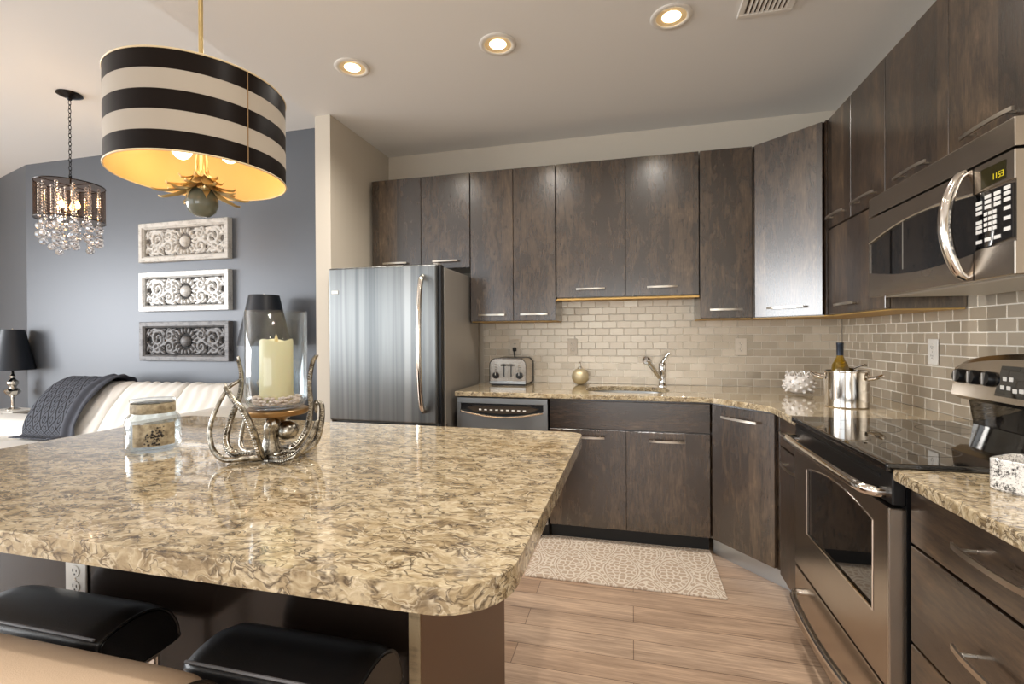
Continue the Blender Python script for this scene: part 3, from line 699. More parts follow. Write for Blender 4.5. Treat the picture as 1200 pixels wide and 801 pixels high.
# ------------------------------------------------------------------ wall outlets
def outlet(label, loc, rotz, kind='duplex', mat=WHITEPL):
    t = thing('wall_outlet', label, 'outlet', loc, rotz=rotz, local=True)
    m = MB(); m.box((-0.037, -0.006, -0.059), (0.037, 0.0, 0.059), 0.003, seg=2); part(m, 'cover_plate', mat, t)
    for s in (-1, 1):
        m = MB(); m.lathe([(0, 0.008), (0.0155, 0.008), (0.0165, 0.006)], (0, 0, s*0.0205), 20, axis=(0, -1, 0))
        so = part(m, 'socket', mat, t)
        m = MB(); z = s*0.0205
        m.box((-0.0075, -0.0086, z-0.001), (-0.0050, -0.0078, z+0.007)); m.box((0.0050, -0.0086, z-0.001), (0.0072, -0.0078, z+0.006)); m.box((-0.002, -0.0086, z-0.0095), (0.002, -0.0078, z-0.0055)); part(m, 'slots', BLACKPL, so)
    m = MB(); m.lathe([(0, 0.0075), (0.003, 0.0072), (0.003, 0.006)], (0, 0, 0), 10, axis=(0, -1, 0)); part(m, 'screw', NICKEL, t)
    return t
outlet('pale duplex outlet on the backsplash behind the toaster', (-0.872, YW-0.008, 1.185), 0, mat=IVORY)
outlet('ivory duplex outlet above the round gold soap bottle', (-0.431, YW-0.008, 1.185), 0, mat=IVORY)
outlet('pale duplex outlet right of the faucet under the narrow tall cabinet', (0.722, YW-0.008, 1.185), 0, mat=IVORY)
outlet('white duplex outlet on the right tiled wall beside the range', (XW-0.008, 2.584, 1.183), -90)
outlet('white duplex outlet on the dark island panel behind the stools', (-1.463, 0.971, 0.615), 0)

# ------------------------------------------------------------------ toaster
t = thing('toaster', 'four-slot stainless toaster with two black knobs left of the sink', 'toaster', (-0.862, 3.30, 0.914), local=True)
hw, hh = 0.135, 0.193
prof = [(-hw, 0.012), (hw, 0.012), (hw, hh-0.05)] + arc(hw-0.05, hh-0.05, 0.05, 0, 90, 6)[1:] + arc(-hw+0.05, hh-0.05, 0.05, 90, 180, 6) 
m = MB(); m.prism(prof, 0.0, 0.232, axis='y'); bo = bevmod(part(m, 'body', STEELX, t), 0.006); 
m = MB(); m.box((-hw+0.01, 0.01, 0.0), (hw-0.01, 0.225, 0.0125)); part(m, 'foot_base', BLACKPL, t)
m = MB(); pb = [Vector((x*0.985, -0.001, z if z > 0.02 else z)) for x, z in prof]; m.tube(pb+[pb[0]], 0.0028, 6, cap=False); part(m, 'reflection_outline', GREYDK, t, 'dark outline standing in for a reflection around the front plate')  # thin dark tube imitates the dark reflection edging the front
prof2 = [(x*1.015, z*1.01 if z > 0.02 else z) for x, z in prof]
m = MB(); m.prism(prof2, 0.232, 0.258, axis='y'); part(m, 'end_cap', BLACKPL, t, 'black rear end')
m = MB(); m.box((-hw+0.004, -0.004, 0.012), (hw-0.004, 0.0, 0.032), 0.001); part(m, 'crumb_tray', STEEL, t)
for x in (-0.026, 0.026):
    m = MB(); m.box((x-0.004, -0.0012, 0.062), (x+0.004, 0.001, 0.155)); part(m, 'lever_slot', BLACKPL, bo)
    m = MB(); m.box((x-0.022, -0.022, 0.140), (x+0.022, -0.001, 0.152), 0.004, seg=2); part(m, 'lever', BLACKPL, t)
for x in (-0.086, 0.086):
    m = MB(); m.lathe([(0, 0.018), (0.022, 0.016), (0.025, 0.004), (0.025, 0)], (x, 0, 0.072), 24, axis=(0, -1, 0)); k = part(m, 'dial', BLACKPL, t, 'black browning dial')
    m = MB(); m.box((x-0.002, -0.0195, 0.074), (x+0.002, -0.0175, 0.094)); part(m, 'dial_mark', WHITEPL, k)
    for z in (0.115, 0.131, 0.147):
        m = MB(); m.box((x-0.010, -0.005, z-0.005), (x+0.010, 0.0, z+0.005), 0.002); part(m, 'button', GREYPL, t)
for x in (-0.08, -0.028, 0.028, 0.08):
    m = MB(); m.box((x-0.014, 0.03, hh-0.004), (x+0.014, 0.20, hh+0.0012)); part(m, 'bread_slot', BLACKPL, t)
m = MB(); pl = [(-0.872, YW-0.016, 1.165), (-0.872, 3.535, 1.16), (-0.868, 3.53, 1.12), (-0.855, 3.54, 1.06), (-0.85, 3.565, 0.97), (-0.85, 3.556, 0.935)]
m.tube([Vector(p) - Vector((-0.862, 3.30, 0.914)) for p in spline(pl, 6)], 0.004, 8)
m.box((-0.872+0.862-0.014, YW-0.034-3.30, 1.150-0.914), (-0.872+0.862+0.014, YW-0.0165-3.30, 1.180-0.914), 0.004); part(m, 'power_cord', BLACKPL, t, 'black plug and cord')

# soap bottle
t = thing('soap_bottle', 'round gold soap bottle with thin spout left of the sink', 'soap bottle', (-0.364, 3.46, 0.914))
m = MB(); m.ball((-0.364, 3.46, 0.973), 0.0605, u=32, v=20, s=(1, 1, 0.98)); part(m, 'bottle', Mat('hammered_gold', (204, 190, 156), 0.38, 0.5).m, t)
m = MB(); m.lathe([(0.016, 0.0), (0.016, 0.012), (0.008, 0.018), (0.006, 0.05), (0, 0.05)], (-0.364, 3.46, 1.027), 16); m.tube([(-0.364, 3.46, 1.075), (-0.364, 3.42, 1.077), (-0.364, 3.41, 1.07)], 0.005, 8); part(m, 'pump', NICKEL, t)

# spiky bowl
t = thing('decorative_bowl', 'white spiky coral-like glass bowl in the worktop corner', 'bowl', (0.945, 3.12, 0.914))
FROST = Mat('frosted_white_glass', (238, 232, 226), 0.12, 0, 0.6, Transmission_Weight=0.25).m
m = MB(); m.lathe([(0, 0.012), (0.035, 0.010), (0.056, 0.022), (0.074, 0.05), (0.076, 0.085), (0.068, 0.112), (0.062, 0.112), (0.068, 0.085), (0.066, 0.05), (0.04, 0.025), (0, 0.022)], (0.945, 3.12, 0.914), 32); part(m, 'bowl_body', FROST, t)
m = MB(); rnd = random.Random(3)
for i in range(46):
    th_ = i*2.39996; u_ = 0.02 + 0.96*(i/46.0); h = 0.018+0.092*u_
    rr = 0.052 + 0.024*math.sin(PI*min(1, u_*0.8+0.15))
    o_ = Vector((rr*math.cos(th_), rr*math.sin(th_), h)); nd = Vector((math.cos(th_), math.sin(th_), (u_-0.5)*1.5)).normalized()
    L = rnd.uniform(0.004, 0.011)
    if u_ > 0.86: L *= 1.7
    b_ = Vector((0.945, 3.12, 0.914)) + o_
    end = b_+nd*L
    end.z = max(end.z, 0.918)
    m.tube([b_-nd*0.004, b_.lerp(end, 0.6), end], [0.010, 0.0078, 0.0062], 8)
    m.ball(end, 0.0068, u=8, v=6)
for i in range(9):
    th_ = 2*PI*i/9; m.tube([(0.945+0.058*math.cos(th_), 3.12+0.058*math.sin(th_), 1.02), (0.945+0.068*math.cos(th_+0.2), 3.12+0.068*math.sin(th_+0.2), 1.045), (0.945+0.064*math.cos(th_+0.45), 3.12+0.064*math.sin(th_+0.45), 1.05), (0.945+0.058*math.cos(th_+0.6), 3.12+0.058*math.sin(th_+0.6), 1.02)], 0.004, 7)
part(m, 'spikes', FROST, t)

# stockpot, bottle, opener
PX, PY = 1.01, 2.655
t = thing('stockpot', 'tall polished steel stockpot holding a wine bottle left of the range', 'pot', (PX, PY, 0.914))
m = MB(); m.lathe([(0, 0.0), (0.088, 0.0), (0.092, 0.005), (0.092, 0.168), (0.097, 0.172), (0.097, 0.175), (0.089, 0.175), (0.088, 0.008), (0, 0.006)], (PX, PY, 0.914), 48); part(m, 'pot_body', POLISHED, t)
for ang in (-28, 152):
    a_ = R_(ang); ca, sa = math.cos(a_), math.sin(a_)
    def L_(r, s, z): return (PX+r*ca-s*sa, PY+r*sa+s*ca, 0.914+z)
    m = MB(); m.tube(spline([L_(0.089, -0.04, 0.138), L_(0.118, -0.038, 0.145), L_(0.140, -0.024, 0.155), L_(0.146, 0, 0.158), L_(0.140, 0.024, 0.155), L_(0.118, 0.038, 0.145), L_(0.089, 0.04, 0.138)], 5), 0.0075, 10); part(m, 'loop_handle', POLISHED, t)
bx_, by_ = PX-0.032, PY-0.012
t = thing('wine_bottle', 'white wine bottle with dark foil neck standing inside the stockpot', 'bottle', (bx_, by_, 0.921))
m = MB(); m.lathe([(0, 0.0), (0.034, 0.0), (0.0365, 0.005), (0.0365, 0.175), (0.033, 0.198), (0.020, 0.222), (0.0145, 0.238), (0.0138, 0.29), (0, 0.29)], (bx_, by_, 0.921), 28)
part(m, 'bottle_body', Mat('straw_wine_glass', (186, 150, 40), 0.04, 0, 0.5, Transmission_Weight=0.8, IOR=1.33, Coat_Weight=0.5).m, t)
m = MB(); m.lathe([(0.0148, 0.242), (0.0150, 0.292), (0.0158, 0.294), (0.0158, 0.302), (0.0145, 0.304), (0, 0.304)], (bx_, by_, 0.921), 24); part(m, 'foil_capsule', Mat('slate_foil', (40, 46, 56), 0.3, 0.5).m, t, 'slate blue foil capsule')
t = thing('corkscrew', 'shiny metal winged corkscrew poking out behind the stockpot rim', 'corkscrew', (PX+0.035, PY+0.035, 0.921))
cx_, cy_ = PX+0.035, PY+0.035
m = MB(); m.tube([(cx_, cy_, 0.921), (cx_, cy_, 1.085), (cx_, cy_, 1.10)], [0.006, 0.009, 0.011], 10); part(m, 'shaft', CHROME, t)
for s in (-1, 1):
    m = MB(); m.tube([(cx_+s*0.008, cy_-s*0.003, 1.098), (cx_+s*0.026, cy_-s*0.01, 1.108), (cx_+s*0.046, cy_-s*0.018, 1.112+0.004*s), (cx_+s*0.058, cy_-s*0.022, 1.110+0.004*s)], [0.0045, 0.0042, 0.005, 0.004], 8); part(m, 'wing', CHROME, t)

# speckled stone box
t = thing('stone_box', 'white speckled stone box with open top on the right worktop', 'box', (0.880, 1.256, 0.9142), rotz=-56, local=True)
m = MB(); a_, b_, hz = 0.105, 0.056, 0.071
def rrect(a, b, r): return arc(a-r, b-r, r, 0, 90, 4)+arc(-a+r, b-r, r, 90, 180, 4)+arc(-a+r, -b+r, r, 180, 270, 4)+arc(a-r, -b+r, r, 270, 360, 4)
bm = m.bm; lps = []
for (k, z) in ((-0.003, 0.0), (0.0, 0.004), (0.0, hz-0.003), (-0.003, hz), (-0.010, hz), (-0.012, hz-0.003), (-0.012, 0.010)):
    lps.append([bm.verts.new((x, y, z)) for x, y in rrect(a_+k, b_+k, 0.02)])
for p, q in zip(lps, lps[1:]):
    for k in range(len(p)): bm.faces.new((p[k], p[(k+1) % len(p)], q[(k+1) % len(p)], q[k]))
bm.faces.new(lps[0][::-1]); bm.faces.new(lps[-1]); bmesh.ops.recalc_face_normals(bm, faces=list(bm.faces))
part(m, 'box_body', SPECKLE, t)

# ------------------------------------------------------------------ rug
def rug_mat():
    M = Mat('medallion_rug', (200, 180, 165), 0.95, 0, 0.1)
    v = M.coord((1, 1, 1)); s = M.n('ShaderNodeSeparateXYZ', {0: v}).outputs
    px_, py_ = 0.262, 0.50
    cx = M.math('COSINE', M.math('MULTIPLY', s[0], 2*PI/px_)); cy_ = M.math('COSINE', M.math('MULTIPLY_ADD', s[1], 2*PI/py_, 1.2))
    prod = M.math('MULTIPLY', M.math('ADD', cx, cy_), 0.5)
    ab = M.math('ABSOLUTE', prod)
    wn = M.math('MULTIPLY_ADD', M.noise(v, 38, 2)[0], 0.10, -0.05)
    edge = M.math('SUBTRACT', 1.0, M.math('MULTIPLY', M.math('ABSOLUTE', M.math('SUBTRACT', M.math('ADD', ab, wn), 0.16)), 16.0))
    edge2 = M.math('SUBTRACT', 1.0, M.math('MULTIPLY', M.math('ABSOLUTE', M.math('SUBTRACT', M.math('ADD', ab, wn), 0.32)), 22.0))
    vor = M.n('ShaderNodeTexVoronoi', {'Vector': v, 'Scale': 30.0, 'Randomness': 0.75}, feature='DISTANCE_TO_EDGE').outputs[0]
    curl = M.math('MULTIPLY', M.math('LESS_THAN', vor, 0.11), M.math('GREATER_THAN', ab, 0.36))
    nz = M.noise(v, 60, 2)[0]
    dots = M.math('MULTIPLY', M.math('LESS_THAN', vor, 0.13), M.math('LESS_THAN', ab, 0.09))
    line = M.math('MAXIMUM', M.math('MAXIMUM', edge, edge2), M.math('MAXIMUM', curl, dots))
    line = M.math('ADD', line, M.math('MULTIPLY_ADD', nz, 0.6, -0.3))
    fac = M.n('ShaderNodeMapRange', {0: line, 1: 0.15, 2: 0.55}).outputs[0]
    fz = M.noise(v, 500, 2)[0]
    c = M.mix(fac, lin((190, 170, 150)), lin((226, 214, 198)))
    c = M.mix(0.35, c, M.ramp(fz, [(0.3, (170, 160, 150)), (0.7, (255, 252, 248))]), 'MULTIPLY')
    M.set(Base_Color=c, Normal=M.bump(M.math('ADD', fz, M.math('MULTIPLY', fac, 0.8)), 0.5, 0.004)); return M.m
m = MB(); m.box((-0.495, -0.267, 0), (0.498, 0.267, 0.013), 0.005, seg=2)
solo(m, 'rug', rug_mat(), 'cream and taupe medallion kitchen mat in front of the sink cabinet', 'rug', (-0.062, 2.722, 0.0), local=True)

# ------------------------------------------------------------------ ceiling fixtures
def downlight(label, x, y):
    t = thing('recessed_light', label, 'ceiling light', (x, y, ZK), group='recessed ceiling lights', local=True)
    m = MB(); m.lathe([(0.070, 0.0), (0.092, 0.0), (0.094, -0.003), (0.090, -0.006), (0.074, -0.007), (0.068, -0.004), (0.070, 0.0)], n=40); part(m, 'trim_ring', WHITEPL, t)
    m = MB(); m.lathe([(0.0695, -0.003), (0.055, -0.0015), (0.042, -0.0011)], n=40); part(m, 'baffle', plain('cream_baffle', (244, 222, 180), 0.4), t)
    m = MB(); m.lathe([(0.0, -0.009), (0.025, -0.008), (0.038, -0.004), (0.042, -0.0012)], n=32); part(m, 'bulb', BULB, t, 'glowing lamp')
    kelvin_spot('ceiling_spot', (x, y, ZK-0.025), 32, 150, 1.0)
downlight('recessed ceiling light nearest the refrigerator, leftmost of three', -1.478, 2.336)
downlight('recessed ceiling light in the middle of the row of three', -0.652, 2.336)
downlight('recessed ceiling light nearest the air vent, rightmost of three', 0.182, 2.336)
# spots added above and behind the camera, without fixtures, to brighten counters and floor
for x in (-0.652, 0.182):
    for y in (0.75, -0.85, -2.3): kelvin_spot('ceiling_spot', (x, y, ZK-0.025), 32 if x > 0 else 7, 150, 1.0)
t = thing('air_vent', 'white slatted air vent in the kitchen ceiling', 'vent', (0.59, 2.27, ZK), local=True)
m = MB()
for a0_, a1_ in (((-0.115, -0.16), (0.115, -0.135)), ((-0.115, 0.125), (0.115, 0.15)), ((-0.115, -0.135), (-0.088, 0.125)), ((0.088, -0.135), (0.115, 0.125))): m.box((a0_[0], a0_[1], -0.010), (a1_[0], a1_[1], 0.0), 0.003)
part(m, 'frame', WHITEPL, t)
m = MB(); m.box((-0.09, -0.137, -0.002), (0.09, 0.127, -0.0005)); part(m, 'duct_back', plain('vent_dark', (70, 60, 50), 0.8), t)
for i in range(9):
    x = -0.078+0.0195*i
    m = MB(); m.prism([(x, -0.003), (x+0.003, -0.003), (x+0.011, -0.010), (x+0.008, -0.010)], -0.136, 0.126, axis='y'); part(m, 'slat', WHITEPL, t)

# ------------------------------------------------------------------ striped pendant
PX, PY = -1.265, 1.184
ZB, ZTP, RP = 1.747, 2.009, 0.231
t = thing('pendant_lamp', 'large black and white striped drum pendant lamp over the island', 'pendant lamp', (PX, PY, ZB))
SH_B = Mat('shade_black', (22, 14, 9), 0.35, 0, 0.12).m; SH_W = plain('shade_white', (172, 161, 146), 0.7)
prof = [(RP, ZB + (ZTP-ZB)*i/5) for i in range(6)]
m = MB(); m.lathe(prof, (PX, PY, 0), 96, mfun=lambda j: 0 if j % 2 == 0 else 1); part(m, 'shade', [SH_B, SH_W], t, 'drum shade with three black and two white bands', angle=60)
m = MB(); m.lathe([(RP-0.0025, ZB+0.0005), (RP-0.0025, ZTP-0.0005)], (PX, PY, 0), 96); part(m, 'shade_lining', Mat('gold_lining', (214, 170, 108), 0.55, 0.0).m, t, 'warm gold lining', angle=60)
for nm, z in (('rim', ZB), ('rim', ZTP)):
    m = MB(); m.tube([(PX+RP*math.cos(2*PI*i/96), PY+RP*math.sin(2*PI*i/96), z) for i in range(97)], 0.0026, 6, cap=False); part(m, nm, plain('rim_cream', (226, 206, 166), 0.5), t)
m = MB(); a_ = R_(-15); m.box((-0.0012, -0.0012, ZB), (0.0012, 0.0008, ZTP)); m.xform(Matrix.Translation((PX+(RP+0.0005)*math.cos(a_), PY+(RP+0.0005)*math.sin(a_), 0)) @ Matrix.Rotation(a_+PI/2, 4, 'Z')); part(m, 'seam', plain('seam_brown', (142, 112, 74), 0.5), t)
m = MB(); m.tube([(PX, PY, 1.80), (PX, PY, ZK-0.012)], 0.0065, 12); m.lathe([(0, 0.0), (0.065, 0.0), (0.065, -0.012), (0.03, -0.028), (0, -0.03)], (PX, PY, ZK), 32); part(m, 'rod', GOLDLEAF, t, 'slim gold rod')
m = MB()
for k in range(3):
    a_ = 2*PI*k/3+0.4; m.tube([(PX, PY, 1.985), (PX+(RP-0.003)*math.cos(a_), PY+(RP-0.003)*math.sin(a_), 1.985)], 0.003, 6)
part(m, 'spider_arms', GOLDLEAF, t)
for k in range(3):
    a_ = 2*PI*k/3+1.05; bx_, by_ = PX+0.075*math.cos(a_), PY+0.075*math.sin(a_)
    m = MB(); m.ball((bx_, by_, 1.850), 0.030, u=16, v=10, s=(1, 1, 1.25)); m.tube([(bx_, by_, 1.885), (bx_, by_, 1.92), (PX+0.01*math.cos(a_), PY+0.01*math.sin(a_), 1.94)], 0.009, 8); part(m, 'light_bulb', emit('pendant_bulb', (255, 226, 180), 4), t)
    point('pendant_bulb_light', (PX+0.12*math.cos(a_), PY+0.12*math.sin(a_), 1.80), 0.2, (1.0, 0.74, 0.44), 0.03)
m = MB(); m.lathe([(0.010, 1.85), (0.016, 1.80), (0.017, 1.765), (0.020, 1.745), (0.030, 1.725), (0.03, 1.715), (0, 1.712)], (PX, PY, 0), 20); part(m, 'stem', GOLDLEAF, t)
def leaf(a_, pts, wmax, parent):
    m = MB(); bm = m.bm; P = spline([(r, 0, z) for r, z in pts], 4); n_ = len(P); rows = []
    for i, p in enumerate(P):
        s = i/(n_-1); wd = wmax*(0.45+0.55*math.sin(PI*min(1, s*0.9+0.12)))*(1-s**5) + 0.0006
        rows.append([bm.verts.new((p.x, -wd, p.z+0.003)), bm.verts.new((p.x, 0, p.z)), bm.verts.new((p.x, wd, p.z+0.003)), bm.verts.new((p.x, 0, p.z-0.0018))])
    for a2, b2 in zip(rows, rows[1:]):
        for k in range(4): bm.faces.new((a2[k], a2[(k+1) % 4], b2[(k+1) % 4], b2[k]))
    bm.faces.new(rows[0][::-1]); bm.faces.new(rows[-1]); bmesh.ops.recalc_face_normals(bm, faces=list(bm.faces))
    m.xform(Matrix.Translation((PX, PY, 0)) @ Matrix.Rotation(a_, 4, 'Z'))
    part(m, 'leaf', GOLDLEAF, parent, angle=60)
fin = t
for k in range(6): leaf(2*PI*k/6, [(0.012, 1.80), (0.016, 1.765), (0.028, 1.745), (0.05, 1.738), (0.06, 1.748)], 0.012, t)
for k in range(8): leaf(2*PI*(k+0.5)/8, [(0.016, 1.765), (0.024, 1.738), (0.045, 1.718), (0.085, 1.710), (0.095, 1.716)], 0.014, t)
for k in range(9): leaf(2*PI*k/9, [(0.016, 1.745), (0.03, 1.722), (0.06, 1.700), (0.105, 1.689), (0.125, 1.692)], 0.015, t)
for k in range(5): leaf(2*PI*k/5+0.75, [(0.010, 1.728), (0.024, 1.722), (0.036, 1.708), (0.041, 1.695), (0.043, 1.680)], 0.013, t)
m = MB(); m.lathe([(0, 1.631), (0.02, 1.633), (0.036, 1.646), (0.0435, 1.668), (0.041, 1.692), (0.028, 1.712), (0, 1.716)], (PX, PY, 0), 28); part(m, 'finial', Mat('grey_green_glass', (104, 108, 96), 0.12, 0, 0.6).m, t, 'grey-green glass ball finial')

# ------------------------------------------------------------------ crystal chandelier
CX, CY = -4.0, 2.63
t = thing('chandelier', 'small black string drum chandelier with hanging crystal drops', 'chandelier', (CX, CY, 2.13))
BRONZE = plain('dark_bronze', (40, 36, 34), 0.25, 0.8)
m = MB(); m.lathe([(0, ZL), (0.075, ZL), (0.078, ZL-0.008), (0.05, ZL-0.022), (0.018, ZL-0.032), (0.012, ZL-0.045), (0, ZL-0.046)], (CX, CY, 0), 28); part(m, 'canopy', BRONZE, t)
m = MB(); z = ZL-0.05; k = 0
while z > 2.45:
    ring = []
    for i in range(9):
        a_ = 2*PI*i/8; u_, v_ = 0.0085*math.cos(a_), 0.019*math.sin(a_)
        ring.append((CX+(u_ if k % 2 else 0), CY+(0 if k % 2 else u_), z-0.015+v_))
    m.tube(ring, 0.0024, 5, cap=False); z -= 0.030; k += 1
m.tube([(CX, CY, 2.46), (CX, CY, 2.385)], 0.005, 8); part(m, 'chain', BRONZE, t)
def string_mat():
    M = Mat('string_shade', (34, 26, 22), 0.6)
    tc = M.n('ShaderNodeTexCoord').outputs['Object']; s = M.n('ShaderNodeSeparateXYZ', {0: tc}).outputs
    ang = M.math('ARCTAN2', s[1], s[0]); st = M.math('SINE', M.math('MULTIPLY', ang, 260.0))
    tr = M.n('ShaderNodeBsdfTransparent', {0: (1, 0.93, 0.86, 1)}).outputs[0]
    df = M.n('ShaderNodeBsdfDiffuse', {0: lin((30, 24, 21))}).outputs[0]; tl = M.n('ShaderNodeBsdfTranslucent', {0: lin((60, 42, 30))}).outputs[0]
    d2 = M.n('ShaderNodeMixShader', {0: 0.35, 1: df, 2: tl}).outputs[0]
    mx = M.n('ShaderNodeMixShader', {0: M.n('ShaderNodeMapRange', {0: st, 1: -1.0, 2: 1.0, 3: 0.15, 4: 0.85}).outputs[0], 1: tr, 2: d2}).outputs[0]
    M.nt.links.new(mx, M.out.inputs[0]); return M.m
ZC0, ZC1, RC = 2.13, 2.392, 0.198
m = MB(); m.lathe([(RC, ZC0), (RC, ZC1)], (CX, CY, 0), 72); part(m, 'drum_shade', string_mat(), t, 'see-through black string shade', angle=60)
for z in (ZC0, ZC1):
    m = MB(); m.tube([(CX+RC*math.cos(2*PI*i/60), CY+RC*math.sin(2*PI*i/60), z) for i in range(61)], 0.004, 6, cap=False); part(m, 'shade_ring', BRONZE, t)
m = MB()
for k in range(4):
    a_ = PI*k/2; m.tube([(CX, CY, 2.386), (CX+RC*math.cos(a_), CY+RC*math.sin(a_), 2.39)], 0.003, 6)
part(m, 'top_spokes', BRONZE, t)
for k in range(3):
    a_ = 2*PI*k/3+0.3; bx_, by_ = CX+0.05*math.cos(a_), CY+0.05*math.sin(a_)
    m = MB(); m.tube([(CX, CY, 2.19), (bx_, by_, 2.185), (bx_, by_, 2.215)], 0.006, 8); ar = part(m, 'lamp_arm', BRONZE, t)
    m = MB(); m.lathe([(0, 2.215), (0.012, 2.222), (0.016, 2.24), (0.010, 2.262), (0, 2.28)], (bx_, by_, 0), 14); part(m, 'bulb', BULB2, ar, 'lit candle bulb')
point('chandelier_light', (CX, CY, 2.25), 4.0, (1.0, 0.66, 0.36), 0.04)
rnd = random.Random(11)
sp = [(0.165, 2*PI*k/11+0.1) for k in range(11)] + [(0.10, 2*PI*k/7+0.4) for k in range(7)] + [(0.03, 0.5), (0.03, 3.6)]
for i, (r_, a_) in enumerate(sp):
    x, y = CX+r_*math.cos(a_), CY+r_*math.sin(a_)
    m = MB(); m.tube([(x, y, 2.385), (x, y, 2.02)], 0.0012, 4)
    z = 2.372
    while z > 2.13: m.ball((x, y, z), 0.0105, u=6, v=4); z -= 0.0205
    st = part(m, 'bead_strand', CRYSTAL, t, angle=10)
    nb = rnd.choice((2, 3, 3)); z = 2.105-rnd.uniform(0, 0.04)
    for k in range(nb):
        rb = 0.025+0.003*rnd.random(); m = MB(); m.ball((x, y, z), rb, u=8, v=6); part(m, 'crystal_ball', CRYSTAL, st, angle=10)
        z -= 0.055+rnd.uniform(0, 0.035)
        if z < 1.90: break

# ------------------------------------------------------------------ carved wall panels
def carve_mesh():
    """pierced scroll relief, mirrored about the middle; x in [-.455,.455], z in [-.12,.12]"""
    hx, hz, st = 0.455, 0.122, 0.0052
    nx, nz = int(2*hx/st)+1, int(2*hz/st)+1
    X = np.linspace(-hx, hx, nx)[None, :].repeat(nz, 0); Z = np.linspace(-hz, hz, nz)[:, None].repeat(nx, 1)
    AX = np.abs(X); Hh = np.zeros_like(X)
    def stroke(pts, ws, hgt):
        nonlocal Hh
        for i in range(len(pts)-1):
            (x0, z0), (x1, z1) = pts[i], pts[i+1]; dx, dz = x1-x0, z1-z0; L2 = dx*dx+dz*dz+1e-12
            tt = np.clip(((AX-x0)*dx+(Z-z0)*dz)/L2, 0, 1); d = np.hypot(AX-x0-tt*dx, Z-z0-tt*dz); wv = ws[i]+(ws[i+1]-ws[i])*tt
            h = hgt*np.sqrt(np.clip(1-(d/wv)**2, 0, 1)); h = h*(1-0.35*np.exp(-(d/(wv*0.25))**2)); Hh = np.maximum(Hh, h)
    def spiral(cx, cz, r0, r1, a0, turns, w0, w1, n=26, hgt=0.022):
        pts = []; ws = []
        for i in range(n+1):
            s = i/n; a_ = a0+turns*2*PI*s; r_ = r0+(r1-r0)*s; pts.append((cx+r_*math.cos(a_), cz+r_*math.sin(a_))); ws.append(w0+(w1-w0)*s)
        stroke(pts, ws, hgt)
    def leaf_(x0, z0, ang, L, wv, bend=0.5, hgt=0.02):
        pts = []; ws = []
        for i in range(9):
            s = i/8; a_ = ang+bend*s; 
            if i == 0: px_, pz_ = x0, z0
            else: px_, pz_ = px_+L/8*math.cos(a_), pz_+L/8*math.sin(a_)
            pts.append((px_, pz_)); ws.append(wv*(0.35+0.9*math.sin(PI*min(1, s*0.85+0.1)))*(1-0.7*s*s))
        stroke(pts, ws, hgt)
    spiral(0.315, 0.028, 0.083, 0.012, 2.6, -1.45, 0.019, 0.011)
    spiral(0.335, -0.055, 0.052, 0.010, -2.6, 1.3, 0.015, 0.009)
    spiral(0.185, -0.052, 0.060, 0.012, 0.4, 1.4, 0.016, 0.010)
    spiral(0.185, 0.060, 0.050, 0.010, -0.6, -1.3, 0.015, 0.009)
    for k in range(9): leaf_(0.0+0.085*math.sin(PI*k/8), -0.085*math.cos(PI*k/8), -PI/2+PI*k/8, 0.05, 0.014, 0.5 if k > 4 else -0.5)
    for (x0, z0, an, L, bd) in ((0.40, 0.10, 2.6, 0.10, 0.8), (0.44, 0.04, 1.9, 0.08, 0.9), (0.44, -0.02, -2.2, 0.08, -0.8), (0.40, -0.105, 2.9, 0.11, -0.8), (0.25, -0.11, 0.3, 0.09, 0.7), (0.12, 0.11, -0.1, 0.12, -0.5), (0.26, 0.10, 0.0, 0.10, -0.5), (0.13, -0.02, 0.6, 0.09, 0.6), (0.24, -0.01, -0.9, 0.09, 0.7), (0.12, -0.115, 0.1, 0.10, 0.5), (0.42, 0.115, -1.2, 0.07, 0.5), (0.25, 0.05, 1.2, 0.06, -0.8), (0.30, -0.11, 0.2, 0.10, 0.5), (0.13, 0.06, 1.0, 0.06, -0.7), (0.445, -0.09, 1.7, 0.07, 0.3)):
        leaf_(x0, z0, an, L, 0.0135, bd)
    rn = random.Random(21)
    for k in range(46): leaf_(rn.uniform(0.09, 0.44), rn.uniform(-0.11, 0.11), rn.uniform(0, 6.28), rn.uniform(0.05, 0.09), 0.010, rn.choice((-0.9, 0.9)), 0.013)
    m = MB(); bm = m.bm; V = {}
    def vert(i, j):
        if (i, j) not in V: V[i, j] = bm.verts.new((X[i, j], -max(0.0, float(Hh[i, j]))*1.0-0.002, Z[i, j]))
        return V[i, j]
    for i in range(nz-1):
        for j in range(nx-1):
            if max(Hh[i, j], Hh[i+1, j], Hh[i, j+1], Hh[i+1, j+1]) > 0.006:
                bm.faces.new((vert(i, j), vert(i, j+1), vert(i+1, j+1), vert(i+1, j)))
    return m
PAN = [('topmost of three carved wall panels, chalky off-white scrollwork', 2.160, antique('chalk_white_wood', (206, 202, 195), (160, 154, 146), 0.7), plain('panel_back_taupe', (104, 98, 92), 0.8)),
       ('middle of three carved wall panels, glossy silver-white scrollwork', 1.699, antique('silver_white_wood', (214, 214, 212), (168, 166, 163), 0.34, 0.15), plain('panel_back_grey', (62, 60, 58), 0.8)),
       ('lowest of three carved wall panels, dark charcoal frame with silver scrollwork', 1.236, antique('charcoal_silver_wood', (112, 110, 110), (56, 55, 57), 0.5, 0.1), plain('panel_back_black', (16, 16, 17), 0.8))]
cm = None
